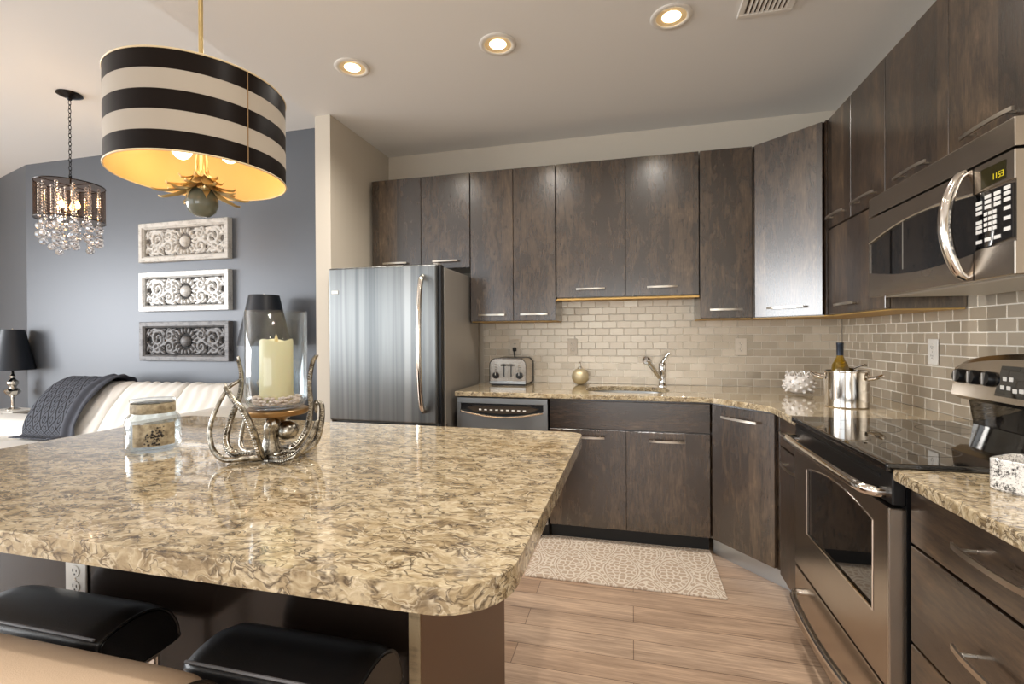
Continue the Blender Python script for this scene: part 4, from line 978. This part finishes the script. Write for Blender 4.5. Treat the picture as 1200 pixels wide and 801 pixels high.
for lb, zc, mt, bk in PAN:
    t = thing('carved_panel', lb, 'wall art', (-4.005, 3.578, zc), group='carved wall panels', local=True)
    hw, hh, fw = 0.512, 0.182, 0.055
    m = MB(); bm = m.bm
    lp = []
    for (k, y) in ((0.0, 0.0), (0.0, -0.045), (-0.004, -0.05), (-0.040, -0.05), (-0.046, -0.042), (-fw, -0.034), (-fw, 0.0)):
        lp.append([bm.verts.new((x*(hw+k), y, z*(hh+k))) for x, z in ((-1, -1), (1, -1), (1, 1), (-1, 1))])
    for p, q in list(zip(lp, lp[1:])) + [(lp[-1], lp[0])]:
        for k in range(4): bm.faces.new((p[k], p[(k+1) % 4], q[(k+1) % 4], q[k]))
    bmesh.ops.recalc_face_normals(bm, faces=list(bm.faces)); part(m, 'frame', mt, t, angle=30)
    m = MB(); m.box((-hw+fw-0.002, -0.006, -hh+fw-0.002), (hw-fw+0.002, -0.001, hh-fw+0.002)); part(m, 'backing', bk, t, 'dark recess behind the carving')
    if cm is None:
        o = part(carve_mesh(), 'scrollwork', mt, t, angle=60); cm = o.data
    else:
        o = bpy.data.objects.new('scrollwork', cm); COL.objects.link(o); o.parent = t; ORG[o.name] = None
        o.material_slots[0].link = 'OBJECT'; o.material_slots[0].material = mt
    o.location = (0, -0.006, 0)
    m = MB(); m.lathe([(0.052, 0.0), (0.050, 0.02), (0.040, 0.032), (0.025, 0.040), (0, 0.043)], (0, -0.004, 0), 24, axis=(0, -1, 0)); part(m, 'medallion', mt, t, 'domed centre boss')

# ------------------------------------------------------------------ sofa, throw, lamps
def cushion(x0, x1, y0, y1, z0, z1, rnd_, seed, wr=0.008, freq=7.0, stretch=(1, 1, 1)):
    m = MB(); m.box((x0, y0, z0), (x1, y1, z1), 0)
    bmesh.ops.subdivide_edges(m.bm, edges=list(m.bm.edges), cuts=14, use_grid_fill=True)
    c_ = Vector(((x0+x1)/2, (y0+y1)/2, (z0+z1)/2)); h_ = Vector(((x1-x0)/2, (y1-y0)/2, (z1-z0)/2)); r_ = rnd_
    for v in m.bm.verts:
        d = v.co-c_
        inner = Vector([max(-(h_[k]-r_), min(h_[k]-r_, d[k])) for k in range(3)])
        dd = d-inner
        if dd.length > 1e-6: dd = dd.normalized()*min(dd.length, r_)
        v.co = c_+inner+dd
        nn = noise.noise(Vector((v.co.x*freq*stretch[0]+seed, v.co.y*freq*stretch[1], v.co.z*freq*stretch[2])))
        out = (inner+dd*2).normalized()
        v.co += out*nn*wr
    return m
so = thing('sofa', 'cream leather sofa against the slate blue wall', 'sofa', (-4.3, 2.9, 0))
m = MB(); m.box((-6.3, 2.15, 0.06), (-2.80, 3.22, 0.26), 0.03, seg=2); part(m, 'base', CREAMLEATHER, so)
for i, (x0, x1) in enumerate(((-6.3, -5.02), (-5.0, -3.99), (-3.97, -3.07))):
    subsurf(part(cushion(x0, x1, 2.12, 2.98, 0.26, 0.44, 0.07, i*3.1, 0.008, 5), 'seat_cushion', CREAMLEATHER, so, angle=180), 1)
def back_cushion(x0, x1, seed, ztop):
    m = MB(); bm = m.bm
    prof = [(2.88, 0.40), (2.93, 0.52), (3.02, 0.66), (3.12, 0.79), (3.19, 0.86), (3.26, 0.885), (3.32, 0.86), (3.35, 0.74), (3.36, 0.40)] if ztop > 0.7 else [(2.90, 0.40), (2.95, 0.48), (3.01, 0.545), (3.08, 0.565), (3.16, 0.572), (3.24, 0.56), (3.29, 0.50), (3.30, 0.40)]
    prof = [(p.x, p.y) for p in spline([(y, z, 0) for y, z in prof], 4)]
    n_ = 28; rows = []
    for i in range(n_+1):
        s = i/n_; x = x0+(x1-x0)*s; e = min(s, 1-s); sh = 0.0 if e > 0.08 else (1-e/0.08)**2
        row = []
        for j, (y, z) in enumerate(prof):
            cy_, cz_ = 3.18, 0.6
            pl = 0.007*math.sin(x*58+1.3*math.sin(j*0.5+seed)) * (1 if ztop > 0.7 else 0.4) + 0.012*noise.noise(Vector((x*5+seed, y*7, z*3)))
            k = 1-0.10*sh
            dy, dz = (y-cy_)*k, (z-cz_)*k
            ln = math.hypot(dy, dz)+1e-6
            row.append(bm.verts.new((x, cy_+dy*(1+pl/ln), max(0.40, cz_+dz*(1+pl/ln)))))
        rows.append(row)
    for a_, b_ in zip(rows, rows[1:]):
        for k in range(len(prof)-1): bm.faces.new((a_[k], b_[k], b_[k+1], a_[k+1]))
        bm.faces.new((a_[0], a_[-1], b_[-1], b_[0]))
    bm.faces.new(rows[0]); bm.faces.new(rows[-1][::-1]); bmesh.ops.recalc_face_normals(bm, faces=list(bm.faces))
    return m
part(back_cushion(-4.98, -4.22, 0.3, 0.87), 'back_cushion', CREAMLEATHER, so, angle=180)
part(back_cushion(-4.21, -3.62, 2.7, 0.87), 'back_cushion', CREAMLEATHER, so, angle=180)
part(back_cushion(-3.61, -3.08, 5.9, 0.87), 'back_cushion', CREAMLEATHER, so, angle=180)
part(back_cushion(-6.3, -5.0, 9.1, 0.56), 'folded_back', CREAMLEATHER, so, 'low folded-down back section', angle=180)
subsurf(part(cushion(-3.06, -2.79, 2.15, 3.24, 0.20, 0.755, 0.10, 4.4, 0.006, 5), 'arm', CREAMLEATHER, so, 'right sofa arm', angle=180), 1)

def throw_mat():
    M = Mat('black_lattice_throw', (50, 50, 56), 0.8, 0, 0.2)
    tc = M.n('ShaderNodeTexCoord').outputs['UV']; s = M.n('ShaderNodeSeparateXYZ', {0: tc}).outputs
    a_ = M.math('ADD', M.math('MULTIPLY', s[0], 7.0), M.math('MULTIPLY', s[1], 9.0)); b_ = M.math('SUBTRACT', M.math('MULTIPLY', s[0], 7.0), M.math('MULTIPLY', s[1], 9.0))
    la = M.math('ABSOLUTE', M.math('SUBTRACT', M.math('FRACT', a_), 0.5)); lb_ = M.math('ABSOLUTE', M.math('SUBTRACT', M.math('FRACT', b_), 0.5))
    ln = M.math('MAXIMUM', M.math('GREATER_THAN', la, 0.43), M.math('GREATER_THAN', lb_, 0.43))
    rr = M.math('SQRT', M.math('ADD', M.math('MULTIPLY', la, la), M.math('MULTIPLY', lb_, lb_)))
    ring = M.math('LESS_THAN', M.math('ABSOLUTE', M.math('SUBTRACT', rr, 0.2)), 0.05)
    pat = M.math('MULTIPLY', M.math('MAXIMUM', ln, ring), M.math('LESS_THAN', s[0], 0.74))
    M.set(Base_Color=M.mix(pat, lin((78, 80, 88)), lin((26, 26, 30))))
    return M.m
m = MB(); bm = m.bm; uv = bm.loops.layers.uv.new('UVMap')
path = [(2.80, 0.452), (2.86, 0.456), (2.885, 0.475), (2.91, 0.54), (2.99, 0.68), (3.09, 0.81), (3.17, 0.885), (3.255, 0.912), (3.335, 0.885), (3.372, 0.76), (3.378, 0.62)]
path = [(p.x, p.y) for p in spline([(y, z, 0) for y, z in path], 5)]
NU, NV = 44, len(path)-1; G = []
for i in range(NU+1):
    s = i/NU; row = []
    for j, (y, z) in enumerate(path):
        x = -4.96+0.60*s+0.03*math.sin(j*0.22) 
        fold = 0.016*math.sin(s*34+0.5*math.sin(j*0.3)) * (1 if s > 0.72 else 0.15) + (0.012 if s > 0.72 else 0)
        fold += 0.004*noise.noise(Vector((x*9, y*9, z*9)))
        jn = j/NV; ny, nz = (-0.8, 0.6) if jn < 0.6 else ((0, 1) if jn < 0.72 else (0.9, 0.2))
        row.append(bm.verts.new((x, y+ny*(0.006+abs(fold)), z+nz*(0.006+abs(fold)))))
    G.append(row)
for i in range(NU):
    for j in range(NV):
        f_ = bm.faces.new((G[i][j], G[i+1][j], G[i+1][j+1], G[i][j+1]))
        for l, (a_, b_) in zip(f_.loops, ((i, j), (i+1, j), (i+1, j+1), (i, j+1))): l[uv].uv = (a_/NU, b_/NV)
o = solo(m, 'throw_blanket', throw_mat(), 'black and grey lattice-patterned throw draped over the sofa back', 'blanket', (-4.66, 3.1, 0.46), angle=180)
sm = o.modifiers.new('thick', 'SOLIDIFY'); sm.thickness = 0.008; sm.offset = 1

# side furniture holding the lamps (behind the sofa)
TBL = plain('white_lacquer', (226, 220, 210), 0.3)
def table(label, x0, x1, y0, y1, h):
    t = thing('side_table', label, 'table', ((x0+x1)/2, (y0+y1)/2, 0))
    m = MB(); m.box((x0, y0, h-0.03), (x1, y1, h), 0.005, seg=2); part(m, 'tabletop', TBL, t)
    for x in (x0+0.03, x1-0.03):
        for y in (y0+0.03, y1-0.03):
            m = MB(); m.box((x-0.016, y-0.016, 0), (x+0.016, y+0.016, h-0.03), 0.003); part(m, 'leg', TBL, t)
table('slim white table behind the sofa under the left lamp', -6.22, -5.84, 3.325, 3.565, 0.558)
SHADEB = Mat('black_satin_shade', (18, 24, 34), 0.4, 0, 0.5).m
SILVER = plain('silver_mercury', (222, 218, 210), 0.12, 1.0)
def table_lamp(label, x, y, zb, zs0, zs1, r0, r1, mt):
    t = thing('table_lamp', label, 'lamp', (x, y, zb))
    k = (zs0-zb)/0.40
    pr_ = [(0, 0), (0.055, 0), (0.057, 0.008), (0.035, 0.016), (0.016, 0.024), (0.013, 0.09), (0.018, 0.13), (0.055, 0.165), (0.068, 0.19), (0.052, 0.212), (0.026, 0.225), (0.034, 0.245), (0.046, 0.262), (0.046, 0.285), (0.024, 0.305), (0.016, 0.32), (0.022, 0.34), (0.012, 0.36), (0.008, 0.42), (0, 0.42)]
    m = MB(); m.lathe([(r, h*k) for r, h in pr_], (x, y, zb), 28); part(m, 'lamp_base', SILVER, t, 'silver turned lamp base')
    m = MB(); m.lathe([(r0, zs0), (r1, zs1), (r1-0.003, zs1), (r0-0.003, zs0)], (x, y, 0), 40, closed=True); part(m, 'lamp_shade', mt, t, 'black tapered shade')
    m = MB(); m.tube([(x-r1+0.003, y, zs1-0.012), (x+r1-0.003, y, zs1-0.012)], 0.003, 6); m.tube([(x, y, zs0+0.01), (x, y, zs1+0.012)], 0.004, 6); part(m, 'harp', NICKEL, t)
    return t
table_lamp('silver table lamp with black tapered shade left of the sofa', -6.03, 3.44, 0.558, 0.955, 1.36, 0.172, 0.092, SHADEB)
table('slim white table behind the sofa under the right lamp', -3.06, -2.80, 3.26, 3.46, 0.62)
table_lamp('black-shaded lamp seen through the hurricane glass right of the panels', -2.955, 3.35, 0.62, 1.20, 1.615, 0.205, 0.115, SHADEB)

# ------------------------------------------------------------------ island still life
# octopus stand
OX, OY, OZ = -1.02, 1.18, 0.914
t = thing('octopus_stand', 'silver octopus sculpture holding up the hurricane glass on the island', 'sculpture', (OX, OY, OZ), local=True)
PEWTER = Mat('antique_pewter', (172, 158, 138), 0.26, 1.0)
pn = PEWTER.noise(PEWTER.coord((1, 1, 1)), 70, 4)[0]; PEWTER.set(Normal=PEWTER.bump(pn, 0.25, 0.003), Base_Color=PEWTER.ramp(pn, [(0.35, (96, 90, 80)), (0.6, (190, 184, 172))])); PEWTER = PEWTER.m
DKPEW = plain('dark_pewter', (52, 46, 38), 0.4, 0.9)  # darker metal inside the sucker cups
m = MB()
P = spline([(0.012, -0.012, 0.008), (0.014, -0.018, 0.04), (0.018, -0.022, 0.075), (0.024, -0.026, 0.10), (0.036, -0.018, 0.108)], 6)
m.tube(P, [0.034-0.014*min(1, i/10) for i in range(len(P))], 14)
m.ball((0.052, 0.004, 0.082), 0.030, u=20, v=14, s=(1.05, 1.0, 0.9))
m.ball((0.030, -0.022, 0.100), 0.019, u=14, v=10)
m.ball((0.0, 0.0, 0.018), 0.05, u=20, v=8, s=(1, 1, 0.34))
ob = part(m, 'octopus_body', PEWTER, t, 'bulbous mantle and neck', angle=60)
for e in ((0.030, -0.044, 0.106), (0.012, -0.030, 0.112)):
    m = MB(); m.lathe([(0.004, 0.004), (0.008, 0.002), (0.009, -0.004)], e, 14, axis=(-0.5, -0.8, 0.2)); m.ball(e, 0.005, u=10, v=8); part(m, 'eye', PEWTER, ob)
T1 = [(0.01, -0.031, 0.012), (-0.055, -0.087, 0.010), (-0.099, -0.099, 0.034), (-0.115, -0.099, 0.085), (-0.107, -0.093, 0.137), (-0.091, -0.065, 0.202), (-0.068, -0.046, 0.227)]
T2 = [(0.016, -0.036, 0.012), (0.033, -0.078, 0.036), (0.04, -0.111, 0.101), (0.024, -0.125, 0.156), (-0.003, -0.135, 0.193), (-0.023, -0.139, 0.227)]
T3 = [(-0.02, -0.015, 0.012), (-0.075, -0.040, 0.012), (-0.115, -0.042, 0.045), (-0.125, -0.015, 0.11), (-0.114, 0.007, 0.176), (-0.111, 0.01, 0.239), (-0.117, 0.004, 0.292)]
T4 = [(-0.02, 0.005, 0.012), (-0.09, 0.012, 0.010), (-0.130, 0.024, 0.030), (-0.134, 0.043, 0.093), (-0.124, 0.051, 0.122)]
T5 = [(0.004, 0.004, 0.012), (0.024, 0.055, 0.012), (0.035, 0.109, 0.058), (0.034, 0.134, 0.128), (0.031, 0.132, 0.202), (0.038, 0.139, 0.268), (0.048, 0.147, 0.292)]
T6 = [(0.024, -0.015, 0.012), (0.07, 0.021, 0.010), (0.098, 0.064, 0.032), (0.110, 0.080, 0.088), (0.105, 0.091, 0.143), (0.088, 0.090, 0.152), (0.080, 0.096, 0.122)]
T7 = [(-0.010, 0.036, 0.012), (-0.014, 0.105, 0.010), (-0.007, 0.150, 0.032), (0.003, 0.161, 0.077), (0.004, 0.162, 0.115)]
T8 = [(0.028, -0.038, 0.012), (0.065, -0.05, 0.010), (0.110, -0.036, 0.022), (0.134, -0.014, 0.055), (0.142, 0.004, 0.086), (0.143, 0.017, 0.112)]
for tp_, suck in ((T1, 0), (T2, 1), (T3, 1), (T4, 0), (T5, 1), (T6, 1), (T7, 0), (T8, 1)):
    P = [Vector((p.x, p.y, max(p.z, 0.0125))) for p in spline(tp_, 9)]; n_ = len(P); m = MB()
    rads = [0.0105*(1-0.62*i/(n_-1)) if suck else 0.0085*(1-0.45*i/(n_-1)) for i in range(n_)]
    m.tube(P, rads, 9); m.ball(P[-1], rads[-1], u=8, v=6)
    tn = part(m, 'tentacle', PEWTER, t, angle=60)
    if suck:
        m = MB(); side = Vector((-0.66, -0.75, 0)) 
        for i in range(3, n_-2):
            tg = (P[min(i+1, n_-1)]-P[i-1]).normalized(); ax = Vector((-0.60, -0.78, 0.0)); ax = (ax - tg*ax.dot(tg)).normalized(); sd = tg.cross(ax).normalized()
            for s in (-1, 1):
                c0 = P[i]+ax*rads[i]*0.70+sd*s*rads[i]*0.60; q_ = max(rads[i]*0.62, 0.0034)
                m.lathe([(0.0, 0.0002), (q_*0.45, 0.0008), (q_*0.72, 0.0038), (q_*0.95, 0.0030), (q_, -0.003)], c0, 8, axis=tuple(ax), mfun=lambda j: 0 if j >= 2 else 1)
        part(m, 'suckers', [PEWTER, DKPEW], tn)
m = MB(); m.lathe([(0, 0.122), (0.05, 0.122), (0.083, 0.128), (0.087, 0.134), (0.087, 0.142), (0.083, 0.144), (0, 0.144)], (0.0110, 0.0096, 0), 40)
m.tube([(0.02, -0.02, 0.09), (0.011, 0.009, 0.124)], [0.018, 0.03], 12); part(m, 'glass_plate', Mat('bronze_plate', (150, 118, 78), 0.3, 0.9).m, t, 'bronze round plate')
# hurricane
OX, OY = OX+0.0110, OY+0.0096
t = thing('hurricane_glass', 'tall clear glass hurricane cylinder on the octopus stand', 'glass vase', (OX, OY, OZ+0.144))
m = MB(); zb = OZ+0.1445; zt = OZ+0.424
m.lathe([(0, zb+0.0005), (0.060, zb+0.0005), (0.072, zb+0.006), (0.080, zb+0.018), (0.083, zb+0.034), (0.083, zt), (0.0815, zt+0.002), (0.0795, zt), (0.0795, zb+0.036), (0.076, zb+0.022), (0.069, zb+0.013), (0.058, zb+0.009), (0, zb+0.009)], (OX, OY, 0), 56); part(m, 'glass', GLASS, t, angle=60)
t = thing('candle', 'ivory pillar candle inside the hurricane glass', 'candle', (OX, OY, OZ+0.155))
WAX = Mat('ivory_wax', (236, 222, 178), 0.45, 0, 0.4, Subsurface_Weight=0.25, Subsurface_Radius=(0.02, 0.012, 0.006)).m
m = MB(); n_ = 40; bm = m.bm; zc = OZ+0.155
m.lathe([(0, 0), (0.043, 0), (0.045, 0.003), (0.045, 0.182), (0.0435, 0.187), (0.039, 0.186), (0.033, 0.180), (0.015, 0.177), (0, 0.176)], (OX, OY, zc), n_)
for v in m.bm.verts:
    if v.co.z > zc+0.175: v.co.z += 0.004*math.sin(3*math.atan2(v.co.y-OY, v.co.x-OX)+0.5)
part(m, 'wax', WAX, t, angle=50)
m = MB(); m.lathe([(0, 0), (0.0035, 0.003), (0.0055, 0.010), (0.004, 0.020), (0, 0.030)], (OX, OY, zc+0.175), 12); part(m, 'flame_tip', Mat('flame_plastic', (214, 190, 130), 0.4).m, t, 'unlit flame-shaped tip')
m = MB(); rnd = random.Random(5); n_ = 0
for i in range(240):
    a_ = rnd.uniform(0, 2*PI); lay = rnd.choice((0, 0, 0, 1, 1, 2)); r_ = rnd.uniform(0.050, 0.058+0.006*lay); z = OZ+0.160+0.008*lay+rnd.uniform(0, 0.003)
    s_ = rnd.uniform(0.0035, 0.006)
    m.ball((OX+r_*math.cos(a_), OY+r_*math.sin(a_), z), s_, u=6, v=4, s=(rnd.uniform(0.8, 1.5), rnd.uniform(0.8, 1.5), rnd.uniform(0.6, 1.0)))
solo(m, 'crushed_shells', plain('shell_pink', (226, 206, 196), 0.3), 'pale crushed shells around the candle in the glass', 'shells', (OX, OY, OZ+0.156), kind='stuff', angle=20)

# glass jar with label
JX, JY = -1.462, 1.185
t = thing('glass_jar', 'lidded clear glass jar with woven gold wrap on the island', 'jar', (JX, JY, 0.914))
z0 = 0.914
m = MB(); m.lathe([(0, 0.0005), (0.064, 0.0005), (0.071, 0.006), (0.073, 0.016), (0.073, 0.092), (0.068, 0.106), (0.058, 0.116), (0.056, 0.122), (0.056, 0.146), (0.053, 0.146), (0.053, 0.118), (0.064, 0.104), (0.069, 0.09), (0.069, 0.018), (0.062, 0.010), (0, 0.010)], (JX, JY, z0), 48); part(m, 'jar_body', GLASS, t, angle=60)
WEAVE = Mat('woven_wrap', (158, 130, 88), 0.6, 0.1)
wv = WEAVE.n('ShaderNodeTexVoronoi', {'Vector': WEAVE.coord((1, 1, 1)), 'Scale': 330}).outputs[0]; wn = WEAVE.noise(WEAVE.coord((1, 1, 1)), 45, 4)[0]
WEAVE.set(Base_Color=WEAVE.ramp(wn, [(0.35, (118, 104, 80)), (0.6, (178, 164, 136))]), Normal=WEAVE.bump(wv, 0.5, 0.003))
m = MB(); m.lathe([(0.0575, 0.118), (0.0585, 0.120), (0.0585, 0.146), (0.0575, 0.148)], (JX, JY, z0), 48); part(m, 'neck_band', WEAVE.m, t, 'woven band around the neck', angle=60)
m = MB(); m.lathe([(0, 0.150), (0.054, 0.150), (0.059, 0.152), (0.060, 0.157), (0.058, 0.160), (0.03, 0.161), (0, 0.161)], (JX, JY, z0), 48); part(m, 'lid', GLASS, t, 'flat glass lid', angle=60)
m = MB(); bm = m.bm; fa = math.atan2(-JY, -JX); rows = []
for i in range(17):
    a_ = fa+R_(-42+88*i/16); rows.append([bm.verts.new((JX+r_*math.cos(a_), JY+r_*math.sin(a_), z0+z_)) for r_, z_ in ((0.0738, 0.022), (0.0738, 0.090), (0.0745, 0.090), (0.0745, 0.022))])
for p, q in zip(rows, rows[1:]):
    for k in range(4): bm.faces.new((p[k], p[(k+1) % 4], q[(k+1) % 4], q[k]))
bm.faces.new(rows[0][::-1]); bm.faces.new(rows[-1]); bmesh.ops.recalc_face_normals(bm, faces=list(bm.faces)); pl = part(m, 'label_wrap', WEAVE.m, t, 'woven gold panel', angle=60)
m = MB(); rnd = random.Random(9)
for i in range(60):
    if i < 30: u_, v_ = rnd.uniform(-0.010, 0.022), rnd.uniform(0.050, 0.080)
    else: u_, v_ = rnd.uniform(-0.026, 0.012), rnd.uniform(0.026, 0.06)
    a_ = fa+u_/0.0745+0.05; s_ = rnd.uniform(0.0018, 0.0036)
    m.ball((JX+0.075*math.cos(a_), JY+0.075*math.sin(a_), z0+v_), s_, u=6, v=4)
part(m, 'bead_pattern', plain('dark_beads', (34, 26, 20), 0.3), pl, 'dark beaded patch', angle=20)

# ------------------------------------------------------------------ stools
def stool(label, x0, x1, yoff, zoff, mat, welt, leg):
    cx_ = (x0+x1)/2
    t = thing('bar_stool', label, 'stool', (cx_, 0.80+yoff, 0))
    prof = spline([(0.712, 0.555, 0), (0.708, 0.60, 0), (0.712, 0.640, 0), (0.724, 0.656, 0), (0.770, 0.668, 0), (0.825, 0.668, 0), (0.875, 0.646, 0), (0.905, 0.605, 0), (0.915, 0.565, 0), (0.90, 0.548, 0), (0.72, 0.548, 0)], 4)
    m = MB(); bm = m.bm; n_ = 16; rows = []
    for i in range(n_+1):
        s = i/n_; x = x0+(x1-x0)*s; e = min(s, 1-s); k = 1-0.16*max(0, 1-e/0.10)**2.2
        sag = 0.0
        rows.append([bm.verts.new((x, 0.81+(p.x-0.81)*k+yoff, 0.600+(p.y-0.600)*k+zoff)) for p in prof])
    for a_, b_ in zip(rows, rows[1:]):
        for k in range(len(prof)): bm.faces.new((a_[k], b_[k], b_[(k+1) % len(prof)], a_[(k+1) % len(prof)]))
    bm.faces.new(rows[0]); bm.faces.new(rows[-1][::-1]); bmesh.ops.recalc_face_normals(bm, faces=list(bm.faces))
    st = part(m, 'seat', mat, t, angle=50)
    m = MB(); m.tube([(x0+0.012+(x1-x0-0.024)*i/10, 0.723+yoff, 0.6565+zoff) for i in range(11)], 0.003, 6); part(m, 'front_seam', welt, st)
    m = MB(); rr = rows[-1]; 
    pts = [(x1-0.004, 0.81+(p.x-0.81)*0.895+yoff, 0.600+(p.y-0.600)*0.895+zoff) for p in prof]; m.tube(pts+[pts[0]], 0.0035, 6, cap=False); part(m, 'end_piping', WELT if mat is TANLEATHER else BLACKLEATHER, st)
    m = MB(); m.box((x0+0.03, 0.735+yoff, 0.520+zoff), (x1-0.03, 0.885+yoff, 0.546+zoff), 0.004); part(m, 'seat_frame', leg, t)
    for x in (x0+0.045, x1-0.045):
        for y in (0.745, 0.875):
            m = MB(); m.tube([(x, y+yoff, 0.0), (x, y+yoff, 0.524+zoff)], 0.013, 10); part(m, 'leg', leg, t)
    m = MB(); z = 0.20; a_, b_ = x0+0.045, x1-0.045
    for p, q in (((a_, 0.745), (b_, 0.745)), ((b_, 0.745), (b_, 0.875)), ((b_, 0.875), (a_, 0.875)), ((a_, 0.875), (a_, 0.745))): m.tube([(p[0], p[1]+yoff, z), (q[0], q[1]+yoff, z)], 0.009, 8)
    part(m, 'foot_rail', leg, t)
    return t
STITCH = plain('grey_stitching', (120, 120, 124), 0.6)
stool('black leather saddle stool in front of the island outlet', -1.50, -1.065, 0.02, -0.014, BLACKLEATHER, STITCH, CHROME)
stool('black leather saddle stool nearest the island end panel', -0.855, -0.475, 0.02, -0.02, BLACKLEATHER, STITCH, CHROME)
stool('tan leather stool pulled out in front of the black stools', -1.40, -0.695, -0.212, 0.042, TANLEATHER, WELT, CHROME)

# ------------------------------------------------------------------ groups of look-alikes
GR = {'upper_cabinet': 'dark wood wall cabinets', 'corner_upper_cabinet': 'dark wood wall cabinets', 'sink_base_cabinet': 'dark wood base cabinets',
      'corner_base_cabinet': 'dark wood base cabinets', 'drawer_base_cabinet': 'dark wood base cabinets', 'wall_outlet': 'duplex wall outlets',
      'bar_stool': 'saddle stools at the island', 'table_lamp': 'black-shaded lamps by the sofa', 'side_table': 'white tables behind the sofa'}
for o in bpy.data.objects:
    k = o.name.split('.')[0]
    if o.parent is None and k in GR and 'category' in o.keys(): o['group'] = GR[k]
